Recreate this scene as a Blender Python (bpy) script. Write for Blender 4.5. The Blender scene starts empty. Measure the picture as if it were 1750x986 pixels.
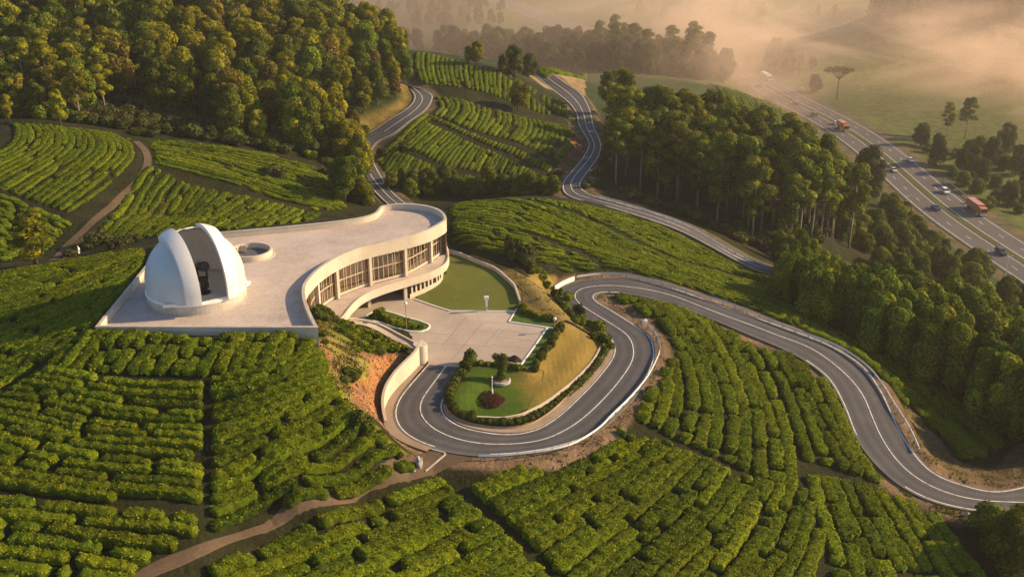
import bpy, bmesh, math, random
import numpy as np
from mathutils import Vector, Matrix, geometry as mgeo
random.seed(11)
RNG = np.random.default_rng(11)
SC = bpy.context.scene
COL = SC.collection
R_ = math.radians

# ------------------------------------------------------------------ viewpoint
F_PX, CU, CV, PITCH, CAM_Z = 1800.0, 875.0, 493.0, R_(23.0), 72.0
CP, SP = math.cos(PITCH), math.sin(PITCH)
cam_d = bpy.data.cameras.new('drone_camera')
cam = bpy.data.objects.new('drone_camera', cam_d)
COL.objects.link(cam)
cam.location = (0, 0, CAM_Z)
cam.rotation_euler = (R_(90) - PITCH, 0, 0)
cam_d.sensor_width = 36.0
cam_d.lens = 36.0 * F_PX / 1750.0
cam_d.clip_start, cam_d.clip_end = 1.0, 9000.0
SC.camera = cam

def ray(u, v):
    a, b = (u - CU) / F_PX, -(v - CV) / F_PX
    return np.array([a, CP + b * SP, -SP + b * CP])
def W(u, v, z):
    """survey point: where the sight line meets the level z"""
    d = ray(u, v)
    t = (z - CAM_Z) / d[2]
    return np.array([d[0] * t, d[1] * t, z])
def to_px(x, y, z):
    zz = z - CAM_Z
    dep = y * CP - zz * SP
    up = y * SP + zz * CP
    return CU + F_PX * x / dep, CV - F_PX * up / dep

# ------------------------------------------------------------------ roads (surveyed edge A, centre C, edge B, level)
MAIN = [
 ((733,622),(762,626),(795,628),0.0),((706,653),(738,659),(774,664),-0.3),((682,682),(720,682),(757,680),-0.6),
 ((674,704),(714,699),(752,694),-0.9),((682,728),(723,718),(758,710),-1.2),((706,749),(750,739),(779,726),-1.5),
 ((757,768),(792,754),(811,736),-1.8),((821,777),(843,760),(850,742),-2.1),((907,771),(907,757),(888,742),-2.3),
 ((962,760),(939,749),(920,734),-2.4),((1013,739),(984,725),(955,712),-2.5),((1061,698),(1026,688),(992,678),-2.6),
 ((1099,654),(1061,648),(1026,642),-2.6),((1117,611),(1083,611),(1051,605),-2.7),((1112,579),(1077,578),(1045,579),-2.8),
 ((1095,563),(1059,563),(1023,561),-2.9),((1046,532),(1018,538),(988,534),-3.0),((1016,514),(986,517),(963,512),-3.1),
 ((1013,506),(980,505),(960,498),-3.15),((1020,501),(993,492),(974,485),-3.2),((1037,499),(1036,488),(1030,475),-3.4),
 ((1082,502),(1075,491),(1085,477),-3.6),((1147,518),(1140,503),(1150,493),-4.0),((1212,542),(1205,528),(1222,519),-4.5),
 ((1289,574),(1283,557),(1302,547),-5.2),((1338,594),(1334,577),(1362,568),-5.8),((1379,616),(1385,597),(1419,591),-6.4),
 ((1419,648),(1439,634),(1472,624),-7.2),((1445,695),(1474,674),(1504,666),-8.0),((1464,743),(1494,723),(1526,713),-8.8),
 ((1496,788),(1520,772),(1552,762),-9.5),((1545,831),(1565,818),(1590,806),-10.2),((1606,859),(1626,845),(1638,827),-10.8),
 ((1679,873),(1687,857),(1695,841),-11.3),((1750,881),(1750,859),(1740,835),-11.8),((1830,882),(1815,858),(1785,822),-12.2),
 ((1900,850),(1865,832),(1812,800),-12.6),((1945,800),(1905,785),(1845,765),-13.0)]
LEFT = [
 ((668,138),(676,139),(684,140),5.0),((690,143),(698,146),(706,148),3.6),((708,160),(720,162),(735,160),2.5),
 ((708,173),(721,174),(738,170),1.8),((694,188),(709,189),(726,189),1.0),((672,201),(686,206),(697,209),0.0),
 ((642,221),(654,226),(672,229),-1.8),((619,236),(634,239),(648,240),-3.0),((607,255),(620,256),(635,255),-4.2),
 ((606,270),(620,271),(635,270),-5.0),((613,291),(630,293),(644,290),-5.8),((628,312),(645,315),(660,317),-6.5),
 ((648,334),(664,336),(679,337),-7.0),((668,352),(685,353),(702,354),-7.2),((700,372),(716,371),(732,370),-7.4)]
RIGHT = [
 ((905,118),(918,119),(935,120),-4.0),((928,140),(947,142),(968,144),-6.0),((952,159),(972,160),(992,160),-7.5),((974,177),(989,178),(1004,180),-8.3),
 ((986,195),(998,197),(1010,197),-8.8),((990,214),(1002,217),(1014,217),-9.0),((1003,236),(1012,237),(1024,238),-9.0),
 ((1007,250),(1016,252),(1026,254),-9.0),((995,273),(1006,273),(1020,271),-8.6),((977,294),(987,296),(1004,293),-7.8),
 ((963,313),(975,315),(991,312),-7.0),((968,332),(982,331),(994,324),-6.2),((996,343),(1001,338),(1007,332),-5.6),
 ((1039,353),(1034,346),(1027,339),-5.4),((1098,371),(1096,364),(1095,358),-6.2),((1160,393),(1155,384),(1150,376),-7.6),
 ((1211,419),(1202,406),(1192,394),-9.2),((1260,446),(1252,436),(1244,426),-11.2),((1289,460),(1284,452),(1280,444),-12.4),
 ((1319,470),(1319,463),(1319,456),-13.8),((1370,492),(1370,484),(1372,475),-16.5),((1440,520),(1440,510),(1442,500),-20.0)]

def catmull(P, step):
    P = np.asarray(P, float)
    out = []
    n = len(P)
    for i in range(n - 1):
        p0, p1, p2, p3 = P[max(i-1,0)], P[i], P[i+1], P[min(i+2,n-1)]
        k = max(2, int(np.linalg.norm(p2[:2] - p1[:2]) / step))
        t = (np.arange(k) / k)[:, None]
        out.append(0.5*((2*p1)+(-p0+p2)*t+(2*p0-5*p1+4*p2-p3)*t**2+(-p0+3*p1-3*p2+p3)*t**3))
    out.append(P[-1:])
    return np.vstack(out)
def smooth(P, it=2):
    P = P.copy()
    for _ in range(it):
        P[1:-1] = 0.25*P[:-2] + 0.5*P[1:-1] + 0.25*P[2:]
    return P
def resample(P, n):
    P = np.asarray(P, float)
    d = np.r_[0, np.cumsum(np.linalg.norm(np.diff(P[:, :2], axis=0), axis=1))]
    t = np.linspace(0, d[-1], n)
    return np.stack([np.interp(t, d, P[:, k]) for k in range(P.shape[1])], 1)
def length(P):
    return float(np.sum(np.linalg.norm(np.diff(np.asarray(P)[:, :2], axis=0), axis=1)))

def road_lines(secs, it=3):
    cols = []
    for k in range(3):
        cols.append([W(*s[k], s[3]) for s in secs])
    M = np.hstack([np.array(c) for c in cols])          # 9 columns, kept in step
    out = []
    n = len(M)
    for i in range(n - 1):
        p0, p1, p2, p3 = M[max(i-1,0)], M[i], M[i+1], M[min(i+2,n-1)]
        k = max(2, int(np.linalg.norm(p2[3:5] - p1[3:5]) / 0.9))
        t = (np.arange(k) / k)[:, None]
        out.append(0.5*((2*p1)+(-p0+p2)*t+(2*p0-5*p1+4*p2-p3)*t**2+(-p0+3*p1-3*p2+p3)*t**3))
    out.append(M[-1:])
    M = smooth(np.vstack(out), it)
    return M[:, 0:3], M[:, 3:6], M[:, 6:9]
ROADS = {'main': road_lines(MAIN, 4), 'left': road_lines(LEFT, 4), 'right': road_lines(RIGHT, 6)}

# highway on the valley floor
HZ = -45.0
HW_C = [(1120,70),(1215,100),(1287,134),(1345,168),(1400,195),(1455,226),(1505,262),(1551,302),(1601,347),(1650,384),(1716,426),(1780,468),(1850,512),(1940,570)]
hwc = [W(u, v, HZ) for u, v in HW_C]
HWY = smooth(catmull([W(800,-14,HZ), W(880,10,HZ), W(950,38,HZ), W(1030,60,HZ)] + hwc, 3.0), 40)
EXPOSURE, HAZE, MIST = 0.82, 0.00012, 0.034
# ------------------------------------------------------------------ terrain
CTRL_PX = [
 # slope in front of the building
 (165,572,10.3),(350,578,10.0),(538,588,9.2),(560,600,7.8),(620,720,4.2),(560,640,7.4),(690,795,-1.4),(500,830,2.6),(640,790,0.7),
 (0,640,6.4),(0,465,9.0),(240,430,10.0),(130,520,8.8),(0,700,6.8),(0,850,4.2),(0,986,2.2),(350,700,7.2),(350,850,3.2),(345,930,1.5),(175,930,2.4),
 (240,986,0.9),(480,880,-0.1),(600,840,-1.3),(720,800,-2.2),(780,780,-2.2),(150,760,5.6),
 (600,600,5.0),(650,640,3.2),(690,600,1.6),(588,568,4.4),(640,690,2.3),(640,580,1.9),(548,538,5.4),(565,548,4.8),(580,553,3.6),(600,562,3.0),
 (400,962,-0.2),(600,900,-2.2),(870,860,-3.7),(870,986,-5.4),(600,986,-3.4),(1000,790,-3.8),(1100,790,-4.7),(1100,900,-6.6),(1250,986,-8.4),
 (1150,690,-4.2),(1350,800,-7.9),(1400,940,-9.4),(1550,900,-11.6),(1700,986,-13.6),(1650,900,-12.0),(1200,600,-4.7),(1120,640,-3.4),(1300,650,-6.9),(1400,720,-8.8),(1100,530,-2.9),
 (900,490,1.0),(945,520,0.2),(990,565,-1.6),
 # tea hill beyond the hairpin
 (790,430,2.0),(775,347,2.6),(900,336,2.2),(965,341,0.8),(1100,378,-5.0),(1200,426,-9.6),(1300,465,-13.2),(900,420,1.2),(1000,440,-1.6),(1000,390,-0.6),(1100,430,-4.2),(1200,480,-6.8),(1320,525,-10.2),(1320,492,-12.4),
 # strip below the crash barrier and the bamboo slope
 (1400,550,-10.2),(1500,600,-13.6),(1600,650,-16.6),(1700,740,-17.6),(1640,785,-14.6),(1600,780,-12.8),(1690,805,-14.5),
 (1400,440,-26),(1450,330,-39),(1500,420,-36),(1600,470,-37),(1700,530,-35),(1740,640,-24),
 # grove
 (1030,300,-9.5),(1100,330,-12),(1200,370,-16),(1300,400,-19),(1390,405,-21),(1100,260,-13),(1200,290,-18),(1300,330,-26),
 (1210,150,-30),(1300,200,-36),(1370,232,-41),(1250,235,-37),
 # valley
 (1480,180,-46),(1600,240,-46.5),(1750,300,-47),(1750,380,-46.5),(1650,170,-48),(1750,200,-48),(1560,310,-45),(1690,410,-45),(1345,170,-45),(1420,210,-45),(1287,135,-45),
 (700,60,-41),(620,66,-36),(600,40,-42),(560,12,-38),(820,30,-44),(1000,125,-33),(1150,132,-38),(950,45,-45),(1000,20,-46),(1200,60,-47),(1400,60,-48),(1700,60,-46),(1740,0,-16),(1640,0,-20),(1560,0,-32),(1740,26,-27),(1650,30,-31),(1500,10,-45),
 # far tea hill between the two roads
 (700,325,-8.5),(800,330,-9.5),(940,328,-8.0),(700,262,-3.5),(800,250,-3.8),(900,255,-4.5),(950,300,-7.5),(980,250,-8.0),(710,210,-0.4),(800,190,0.2),(720,92,8.0),(800,107,6.5),(860,127,4.5),(800,150,3.0),(900,148,0.6),(960,178,-4.5),(880,190,-2.2),(940,232,-5.8),(960,132,-5.5),
 # tea hill on the left
 (0,440,4.0),(100,440,3.2),(0,330,9.0),(100,300,10.5),(0,208,15.5),(100,215,15.0),(230,236,12.2),(250,300,8.6),(180,380,5.0),(400,270,7.8),(400,258,8.4),(570,296,1.6),(500,276,4.8),(400,350,4.2),(300,380,5.0),(500,372,3.0),(600,352,-0.5),(450,388,5.0),(200,410,4.2),(540,380,3.0),(620,372,0.5),
]
CTRL_XY = [(-150,250,12),(-110,252,11),(-75,252,8),(-45,255,1.5),(-190,240,16),
 (-150,285,20),(-110,285,17),(-75,285,10),(-50,285,3),(-150,330,34),(-110,330,25),(-78,330,15),(-50,330,8),(-36,335,7),(-110,370,28),(-78,370,14),(-45,370,6),
 (-150,400,34),(-200,320,38),(-260,300,38),(-260,200,24),(-160,190,15),(-160,130,6),(-160,80,-2),(-120,450,8),(-60,430,-8),(-200,500,0),(-20,430,-12),(40,430,-22),(0,470,-32),
 (-90,560,-36),(-200,650,-40),(-330,500,-10),(-330,250,30),(-330,80,6),
 (115,110,-21),(120,80,-24),(180,150,-36),(190,90,-36),(200,220,-45),(260,300,-46),(320,150,-44),(320,450,-44),(280,600,-46),(230,40,-42),
 (0,40,-13),(-60,45,-5),(80,40,-22),(0,66,-10),(-140,40,-5),(-70,200,2.2),(150,200,-42),(110,215,-32),
 (-400,800,-30),(-150,900,-45),(0,1000,-46),(250,900,-38),(450,700,-36),(450,950,-10),(-450,1000,-5),(450,0,-44),(-450,0,10)]

def build_tps():
    P = [W(*c) for c in CTRL_PX] + [np.array(c, float) for c in CTRL_XY]
    for A, C, B in ROADS.values():
        P += list(C[::9])
    P = np.array(P)
    S = 100.0
    X = P[:, :2] / S
    n = len(X)
    d2 = ((X[:, None, :] - X[None, :, :]) ** 2).sum(2)
    K = 0.5 * d2 * np.log(d2 + 1e-9)
    K += np.eye(n) * 2e-4
    Q = np.hstack([np.ones((n, 1)), X])
    A = np.block([[K, Q], [Q.T, np.zeros((3, 3))]])
    sol = np.linalg.solve(A, np.r_[P[:, 2], 0, 0, 0])
    return X, sol[:n], sol[n:], S
TPS = build_tps()
def tps(x, y):
    X, w, a, S = TPS
    sh = np.shape(x)
    x = np.ravel(x) / S; y = np.ravel(y) / S
    out = np.empty(len(x))
    for i in range(0, len(x), 40000):
        xs, ys = x[i:i+40000], y[i:i+40000]
        d2 = (xs[:, None] - X[None, :, 0]) ** 2 + (ys[:, None] - X[None, :, 1]) ** 2
        out[i:i+40000] = (0.5 * d2 * np.log(d2 + 1e-9)) @ w + a[0] + a[1] * xs + a[2] * ys
    return out.reshape(sh)

def sstep(a, b, x):
    t = np.clip((x - a) / (b - a), 0, 1)
    return t * t * (3 - 2 * t)
def inpoly(x, y, poly):
    poly = np.asarray(poly)[:, :2]
    x = np.asarray(x); y = np.asarray(y)
    r = np.zeros(x.shape, bool)
    n = len(poly)
    for i in range(n):
        x1, y1 = poly[i]; x2, y2 = poly[(i + 1) % n]
        if y1 == y2: continue
        c = ((y1 > y) != (y2 > y)) & (x < (x2 - x1) * (y - y1) / (y2 - y1) + x1)
        r ^= c
    return r
def seg_dist(x, y, P, closed=False):
    """distance to a polyline and the level of its nearest point"""
    P = np.asarray(P, float)
    if closed: P = np.vstack([P, P[:1]])
    sh = np.shape(x); x = np.ravel(x); y = np.ravel(y)
    best = np.full(len(x), 1e18); zz = np.zeros(len(x))
    for a, b in zip(P[:-1], P[1:]):
        dx, dy = b[0] - a[0], b[1] - a[1]
        L = dx * dx + dy * dy + 1e-12
        t = np.clip(((x - a[0]) * dx + (y - a[1]) * dy) / L, 0, 1)
        d = (x - a[0] - t * dx) ** 2 + (y - a[1] - t * dy) ** 2
        m = d < best
        best[m] = d[m]
        if P.shape[1] > 2: zz[m] = (a[2] + t * (b[2] - a[2]))[m]
    return np.sqrt(best).reshape(sh), zz.reshape(sh)

# building outline (parapet top, surveyed) and the level pads around it
Z_PAR, Z_DECK, Z_FAS, Z_FLOOR, Z_SOFFIT = 11.2, 10.2, 8.95, 4.1, 2.75
FRONT_L, FRONT_R, BACK_L = W(163,559,Z_PAR), W(543,560,Z_PAR), W(290,405,Z_PAR)
PX_FACADE = [(763,373),(762,376),(757,380),(743,388),(727,394.5),(710,400),(687,406),(663,411.6),(640,417),(617,423),(598,430),(582,437),(567,445),(554,453.6),(543,462),(535,470),(528,478),(523,486),(520.5,498),(523,514),(528,528),(533,540),(543,560)]
PX_BACK = [(290,405),(387,396.5),(500,386.3),(570,379),(605,374),(625,370),(640,364.5),(647,357.5),(651,353),(662,350.5),(677,349),(700,348.6),(724,351),(736,353.5),(747,357),(755,361.5),(760,366.5)]
FAC = catmull([W(u, v, Z_PAR) for u, v in PX_FACADE], 0.7)
BCK = catmull([W(u, v, Z_PAR) for u, v in PX_BACK], 0.7)
def prune(P, eps=0.25):
    out = [P[0]]
    for p in P[1:]:
        if np.linalg.norm(p[:2] - out[-1][:2]) > eps: out.append(p)
    return np.array(out)
ROOF = prune(np.vstack([[FRONT_L], BCK, FAC]))       # clockwise seen from above
I_BCK0, I_FAC0 = 1, None
FOOT = [W(u, v, 0.0) for u, v in [(590,552),(640,556),(700,560),(735,595),(733,622),(795,628),(870,626),(893,626),(940,562),(953,560),(950,545),(892,522),(886,500),(870,478),(840,458),(805,447),(768,431),(745,420)]]

RAMP_C = np.array([W(588,548,2.35), W(612,551,1.75), W(642,559,1.2), W(667,569.5,0.7), W(690,582,0.3), W(714,594,0.03)])
def height_full(x, y, base):
    z = base.copy()
    # level court and lawn
    dd, _ = seg_dist(x, y, np.array(FOOT), True)
    ins = inpoly(x, y, FOOT)
    sd = np.where(ins, -dd, dd)
    z = np.where(sd < 4.0, z * sstep(0.2, 4.0, sd) + (-0.10) * (1 - sstep(0.2, 4.0, sd)), z)
    # roads
    for key, (A, C, B) in ROADS.items():
        M = (A + B) / 2
        hw = np.linalg.norm(A[:, :2] - B[:, :2], axis=1) / 2
        P = np.hstack([M[:, :2], M[:, 2:3]])[::2]
        H = hw[::2]
        m = (x > P[:,0].min()-12) & (x < P[:,0].max()+12) & (y > P[:,1].min()-12) & (y < P[:,1].max()+12)
        if not m.any(): continue
        xs, ys = x[m], y[m]
        best = np.full(len(xs), 1e9); zr = np.zeros(len(xs))
        for q in (0.12, 0.5, 0.88):
            Lq = (A*(1-q) + B*q)[::2]
            d, zq = seg_dist(xs, ys, Lq)
            d = d - np.median(H)*0.26
            k = d < best
            best[k] = d[k]; zr[k] = zq[k]
        keep = np.zeros(len(xs))
        k = 1 - sstep(1.5, 4.8 if key == 'main' else 4.2, best)
        zz = z[m]
        inside = ins[m] & (key == 'main')
        z[m] = np.where(inside, zz, zz * (1 - k) + (zr - 0.24) * k)
    # the ramp is cut into the bank
    rc, rz_ = seg_dist(x, y, RAMP_C)
    z = np.where(rc < 2.2, np.minimum(z, rz_ - 0.25 + np.maximum(rc - 1.7, 0)*2.0), z)
    # highway
    hx = np.interp(y, HWY[::-1, 1], HWY[::-1, 0])
    tx = np.gradient(HWY[:, 0]) / np.gradient(HWY[:, 1])
    slope = np.interp(y, HWY[::-1, 1], tx[::-1])
    d = np.abs(x - hx) / np.sqrt(1 + slope ** 2)
    k = (1 - sstep(12.0, 26.0, d)) * ((y > 180) & (y < 1000))
    z = z * (1 - k) + (HZ - 0.12) * k
    # cellar of the building: the hill stops at its walls
    m = (x > -62) & (x < -6) & (y > 120) & (y < 190)
    if m.any():
        xs, ys = x[m], y[m]
        pr = inpoly(xs, ys, ROOF)
        dr, _ = seg_dist(xs, ys, ROOF[::2], True)
        zz = z[m]
        zz = np.where(pr & (dr > 1.1), np.minimum(zz, -0.3), zz)
        zz = np.where(pr & (dr <= 1.1) & (xs < -33.0), np.minimum(zz, 9.6), zz)
        z[m] = zz
    return z

NX0, NX1, NY0, NY1, NS = -175.0, 200.0, 50.0, 430.0, 0.75
nx = np.arange(NX0, NX1 + 1e-6, NS); ny = np.arange(NY0, NY1 + 1e-6, NS)
cx_ = np.arange(NX0, NX1 + 4, 3.0); cy_ = np.arange(NY0, NY1 + 4, 3.0)
def bil(gx, gy, G, x, y):
    fx = np.clip((x - gx[0]) / (gx[1] - gx[0]), 0, len(gx) - 1.001); fy = np.clip((y - gy[0]) / (gy[1] - gy[0]), 0, len(gy) - 1.001)
    i = fx.astype(int); j = fy.astype(int); a = fx - i; b = fy - j
    return (G[j, i]*(1-a)*(1-b) + G[j, i+1]*a*(1-b) + G[j+1, i]*(1-a)*b + G[j+1, i+1]*a*b)
GXc, GYc = np.meshgrid(cx_, cy_)
Gc = tps(GXc, GYc)
GX, GY = np.meshgrid(nx, ny)
NB = bil(cx_, cy_, Gc, GX, GY)
NH = height_full(GX.ravel(), GY.ravel(), NB.ravel()).reshape(GX.shape)
# the far country on a coarser grid
fx_ = np.arange(-520, 521, 4.0); fy_ = np.arange(-60, 1101, 4.0)
FXX, FYY = np.meshgrid(fx_, fy_)
FH = tps(FXX, FYY)
FH = height_full(FXX.ravel(), FYY.ravel(), FH.ravel()).reshape(FXX.shape)
def H(x, y):
    x = np.asarray(x, float); y = np.asarray(y, float)
    near = (x >= NX0) & (x <= NX1) & (y >= NY0) & (y <= NY1)
    zf = bil(fx_, fy_, FH, x, y)
    zn = bil(nx, ny, NH, x, y)
    z = np.where(near, zn, zf)
    out = np.maximum(np.maximum(np.abs(x) - 480, y - 1060), 0)
    return z + 0.03 * np.minimum(out, 1500)
def G(u, v, tmin=60.0, tmax=1100.0):
    """where a sight line first meets the ground"""
    d = ray(u, v)
    t = np.arange(tmin, tmax, 0.6)
    x, y, z = d[0]*t, d[1]*t, CAM_Z + d[2]*t
    below = np.nonzero(z < H(x, y))[0]
    if len(below) == 0:
        k = len(t) - 1
        return np.array([x[k], y[k], float(H(x[k], y[k]))])
    k = below[0]
    if k == 0: return np.array([x[0], y[0], z[0]])
    t0, t1 = t[k-1], t[k]
    for _ in range(12):
        tm = (t0 + t1) / 2
        if CAM_Z + d[2]*tm < float(H(d[0]*tm, d[1]*tm)): t1 = tm
        else: t0 = tm
    return np.array([d[0]*t1, d[1]*t1, CAM_Z + d[2]*t1])
def GL(pts): return np.array([G(u, v) for u, v in pts])
def hz(x, y): return float(H(x, y))
# ------------------------------------------------------------------ materials
def new_mat(name):
    m = bpy.data.materials.new(name); m.use_nodes = True
    nt = m.node_tree
    b = nt.nodes['Principled BSDF']
    return m, nt, b
def N(nt, typ, **kw):
    n = nt.nodes.new(typ)
    for k, v in kw.items():
        if k in n.inputs: n.inputs[k].default_value = v
        else: setattr(n, k, v)
    return n
def ramp(nt, stops, fac=None):
    n = nt.nodes.new('ShaderNodeValToRGB')
    e = n.color_ramp.elements
    while len(e) < len(stops): e.new(0.5)
    for el, (p, c) in zip(e, stops):
        el.position = p; el.color = (*c, 1)
    if fac is not None: nt.links.new(fac, n.inputs['Fac'])
    return n
def noise_mat(name, stops, scale=4.0, rough=0.85, detail=6.0, bump=0.0, bump_scale=None, spec=0.3, coords='Object', metallic=0.0):
    m, nt, b = new_mat(name)
    tc = N(nt, 'ShaderNodeTexCoord')
    no = N(nt, 'ShaderNodeTexNoise', Scale=scale, Detail=detail)
    no.inputs['Roughness'].default_value = 0.65
    nt.links.new(tc.outputs[coords], no.inputs['Vector'])
    r = ramp(nt, stops, no.outputs['Fac'])
    nt.links.new(r.outputs['Color'], b.inputs['Base Color'])
    b.inputs['Roughness'].default_value = rough
    b.inputs['Specular IOR Level'].default_value = spec
    b.inputs['Metallic'].default_value = metallic
    if bump:
        n2 = N(nt, 'ShaderNodeTexNoise', Scale=bump_scale or scale * 6, Detail=5.0)
        nt.links.new(tc.outputs[coords], n2.inputs['Vector'])
        bp = N(nt, 'ShaderNodeBump', Strength=bump, Distance=0.08)
        nt.links.new(n2.outputs['Fac'], bp.inputs['Height'])
        nt.links.new(bp.outputs['Normal'], b.inputs['Normal'])
    return m
def two_noise(name, lo, hi, s1, s2, rough=0.9, bump=0.2, dirt=None, spec=0.25):
    """large stains over fine grain"""
    m, nt, b = new_mat(name)
    tc = N(nt, 'ShaderNodeTexCoord')
    n1 = N(nt, 'ShaderNodeTexNoise', Scale=s1, Detail=7.0); n2 = N(nt, 'ShaderNodeTexNoise', Scale=s2, Detail=4.0)
    n1.inputs['Roughness'].default_value = 0.7
    for n in (n1, n2): nt.links.new(tc.outputs['Object'], n.inputs['Vector'])
    mx = N(nt, 'ShaderNodeMath', operation='MULTIPLY_ADD'); mx.inputs[1].default_value = 0.35
    nt.links.new(n2.outputs['Fac'], mx.inputs[0])
    sc = N(nt, 'ShaderNodeMath', operation='MULTIPLY'); sc.inputs[1].default_value = 0.65
    nt.links.new(n1.outputs['Fac'], sc.inputs[0]); nt.links.new(sc.outputs[0], mx.inputs[2])
    st = [(0.3, dirt or lo), (0.45, lo), (0.68, hi)] if dirt else [(0.32, lo), (0.68, hi)]
    r = ramp(nt, st, mx.outputs[0])
    nt.links.new(r.outputs['Color'], b.inputs['Base Color'])
    b.inputs['Roughness'].default_value = rough
    b.inputs['Specular IOR Level'].default_value = spec
    if bump:
        bp = N(nt, 'ShaderNodeBump', Strength=bump, Distance=0.05)
        nt.links.new(n2.outputs['Fac'], bp.inputs['Height']); nt.links.new(bp.outputs['Normal'], b.inputs['Normal'])
    return m
def foliage(name, dark, mid, tip, hue_var=0.05, val_var=0.35, trans=0.25):
    """leaves: colour of each leaf from the 'tint' attribute, of each plant from its own random"""
    m, nt, b = new_mat(name)
    at = N(nt, 'ShaderNodeAttribute', attribute_name='tint')
    r = ramp(nt, [(0.0, dark), (0.5, mid), (1.0, tip)], at.outputs['Fac'])
    oi = N(nt, 'ShaderNodeObjectInfo')
    hs = N(nt, 'ShaderNodeHueSaturation')
    mh = N(nt, 'ShaderNodeMapRange'); mh.inputs['To Min'].default_value = 0.5 - hue_var; mh.inputs['To Max'].default_value = 0.5 + hue_var * 0.5
    nt.links.new(oi.outputs['Random'], mh.inputs['Value']); nt.links.new(mh.outputs[0], hs.inputs['Hue'])
    m2 = N(nt, 'ShaderNodeMath', operation='MULTIPLY'); m2.inputs[1].default_value = 7.31
    fr = N(nt, 'ShaderNodeMath', operation='FRACT')
    nt.links.new(oi.outputs['Random'], m2.inputs[0]); nt.links.new(m2.outputs[0], fr.inputs[0])
    mv = N(nt, 'ShaderNodeMapRange'); mv.inputs['To Min'].default_value = 1 - val_var; mv.inputs['To Max'].default_value = 1 + val_var
    nt.links.new(fr.outputs[0], mv.inputs['Value']); nt.links.new(mv.outputs[0], hs.inputs['Value'])
    nt.links.new(r.outputs['Color'], hs.inputs['Color'])
    nt.links.new(hs.outputs['Color'], b.inputs['Base Color'])
    b.inputs['Roughness'].default_value = 0.8
    b.inputs['Specular IOR Level'].default_value = 0.05
    if trans:
        tr = N(nt, 'ShaderNodeBsdfTranslucent')
        nt.links.new(hs.outputs['Color'], tr.inputs['Color'])
        ms = N(nt, 'ShaderNodeMixShader'); ms.inputs[0].default_value = trans
        out = nt.nodes['Material Output']
        nt.links.new(b.outputs[0], ms.inputs[1]); nt.links.new(tr.outputs[0], ms.inputs[2]); nt.links.new(ms.outputs[0], out.inputs['Surface'])
    return m
def plain(name, col, rough=0.5, metallic=0.0, spec=0.4, var=0.12, scale=3.0):
    lo = tuple(c * (1 - var) for c in col); hi = tuple(min(1, c * (1 + var)) for c in col)
    return noise_mat(name, [(0.3, lo), (0.7, hi)], scale=scale, rough=rough, spec=spec, metallic=metallic)

MT = {}
MT['asphalt'] = two_noise('asphalt', (0.062,0.058,0.058), (0.105,0.097,0.093), 0.12, 3.0, 0.88, 0.1)
def lane_asphalt():
    m, nt, b = new_mat('worn_asphalt')
    at = N(nt, 'ShaderNodeAttribute', attribute_name='tint')
    tc = N(nt, 'ShaderNodeTexCoord')
    r = ramp(nt, [(0.0,(0.13,0.118,0.108)),(0.07,(0.082,0.080,0.083)),(0.16,(0.058,0.058,0.063)),(0.27,(0.085,0.084,0.088)),(0.38,(0.060,0.060,0.065)),(0.5,(0.09,0.088,0.09)),(0.62,(0.060,0.060,0.065)),(0.73,(0.085,0.084,0.088)),(0.84,(0.058,0.058,0.063)),(0.93,(0.082,0.080,0.083)),(1.0,(0.13,0.118,0.108))], at.outputs['Fac'])
    n1 = N(nt, 'ShaderNodeTexNoise', Scale=0.22, Detail=8.0); n1.inputs['Roughness'].default_value = 0.7
    n2 = N(nt, 'ShaderNodeTexNoise', Scale=5.0, Detail=3.0)
    for n in (n1, n2): nt.links.new(tc.outputs['Object'], n.inputs['Vector'])
    ad = N(nt, 'ShaderNodeMath', operation='ADD'); nt.links.new(n1.outputs['Fac'], ad.inputs[0]); nt.links.new(n2.outputs['Fac'], ad.inputs[1])
    mr = N(nt, 'ShaderNodeMapRange'); mr.inputs['From Min'].default_value = 0.7; mr.inputs['From Max'].default_value = 1.3; mr.inputs['To Min'].default_value = 0.75; mr.inputs['To Max'].default_value = 1.35
    nt.links.new(ad.outputs[0], mr.inputs['Value'])
    mu = N(nt, 'ShaderNodeVectorMath', operation='SCALE'); nt.links.new(r.outputs['Color'], mu.inputs[0]); nt.links.new(mr.outputs[0], mu.inputs['Scale'])
    nt.links.new(mu.outputs[0], b.inputs['Base Color']); b.inputs['Roughness'].default_value = 0.85; b.inputs['Specular IOR Level'].default_value = 0.25
    return m
MT['asphalt'] = lane_asphalt()
MT['highway_asphalt'] = two_noise('highway_asphalt', (0.075,0.07,0.07), (0.12,0.112,0.108), 0.06, 2.0, 0.85, 0.05)
MT['paint'] = noise_mat('white_road_paint', [(0.32,(0.30,0.29,0.28)),(0.5,(0.62,0.60,0.57)),(0.65,(0.74,0.72,0.69))], 1.3, 0.7)
MT['shoulder'] = two_noise('dusty_shoulder', (0.22,0.16,0.11), (0.36,0.28,0.2), 0.3, 5.0, 0.95, 0.3)
MT['concrete'] = two_noise('weathered_concrete', (0.40,0.36,0.31), (0.55,0.50,0.44), 0.35, 6.0, 0.85, 0.12, dirt=(0.24,0.22,0.2))
MT['deck'] = two_noise('roof_deck_concrete', (0.41,0.345,0.30), (0.57,0.485,0.425), 0.11, 2.2, 0.8, 0.08, dirt=(0.26,0.225,0.205))
MT['cream'] = two_noise('cream_render', (0.50,0.43,0.34), (0.62,0.54,0.44), 0.25, 5.0, 0.8, 0.08, dirt=(0.36,0.31,0.25))
MT['court'] = two_noise('court_paving', (0.36,0.30,0.25), (0.50,0.43,0.36), 0.10, 3.0, 0.85, 0.08, dirt=(0.27,0.23,0.2))
MT['joint'] = plain('paving_joint', (0.25,0.21,0.18), 0.9)
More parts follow.
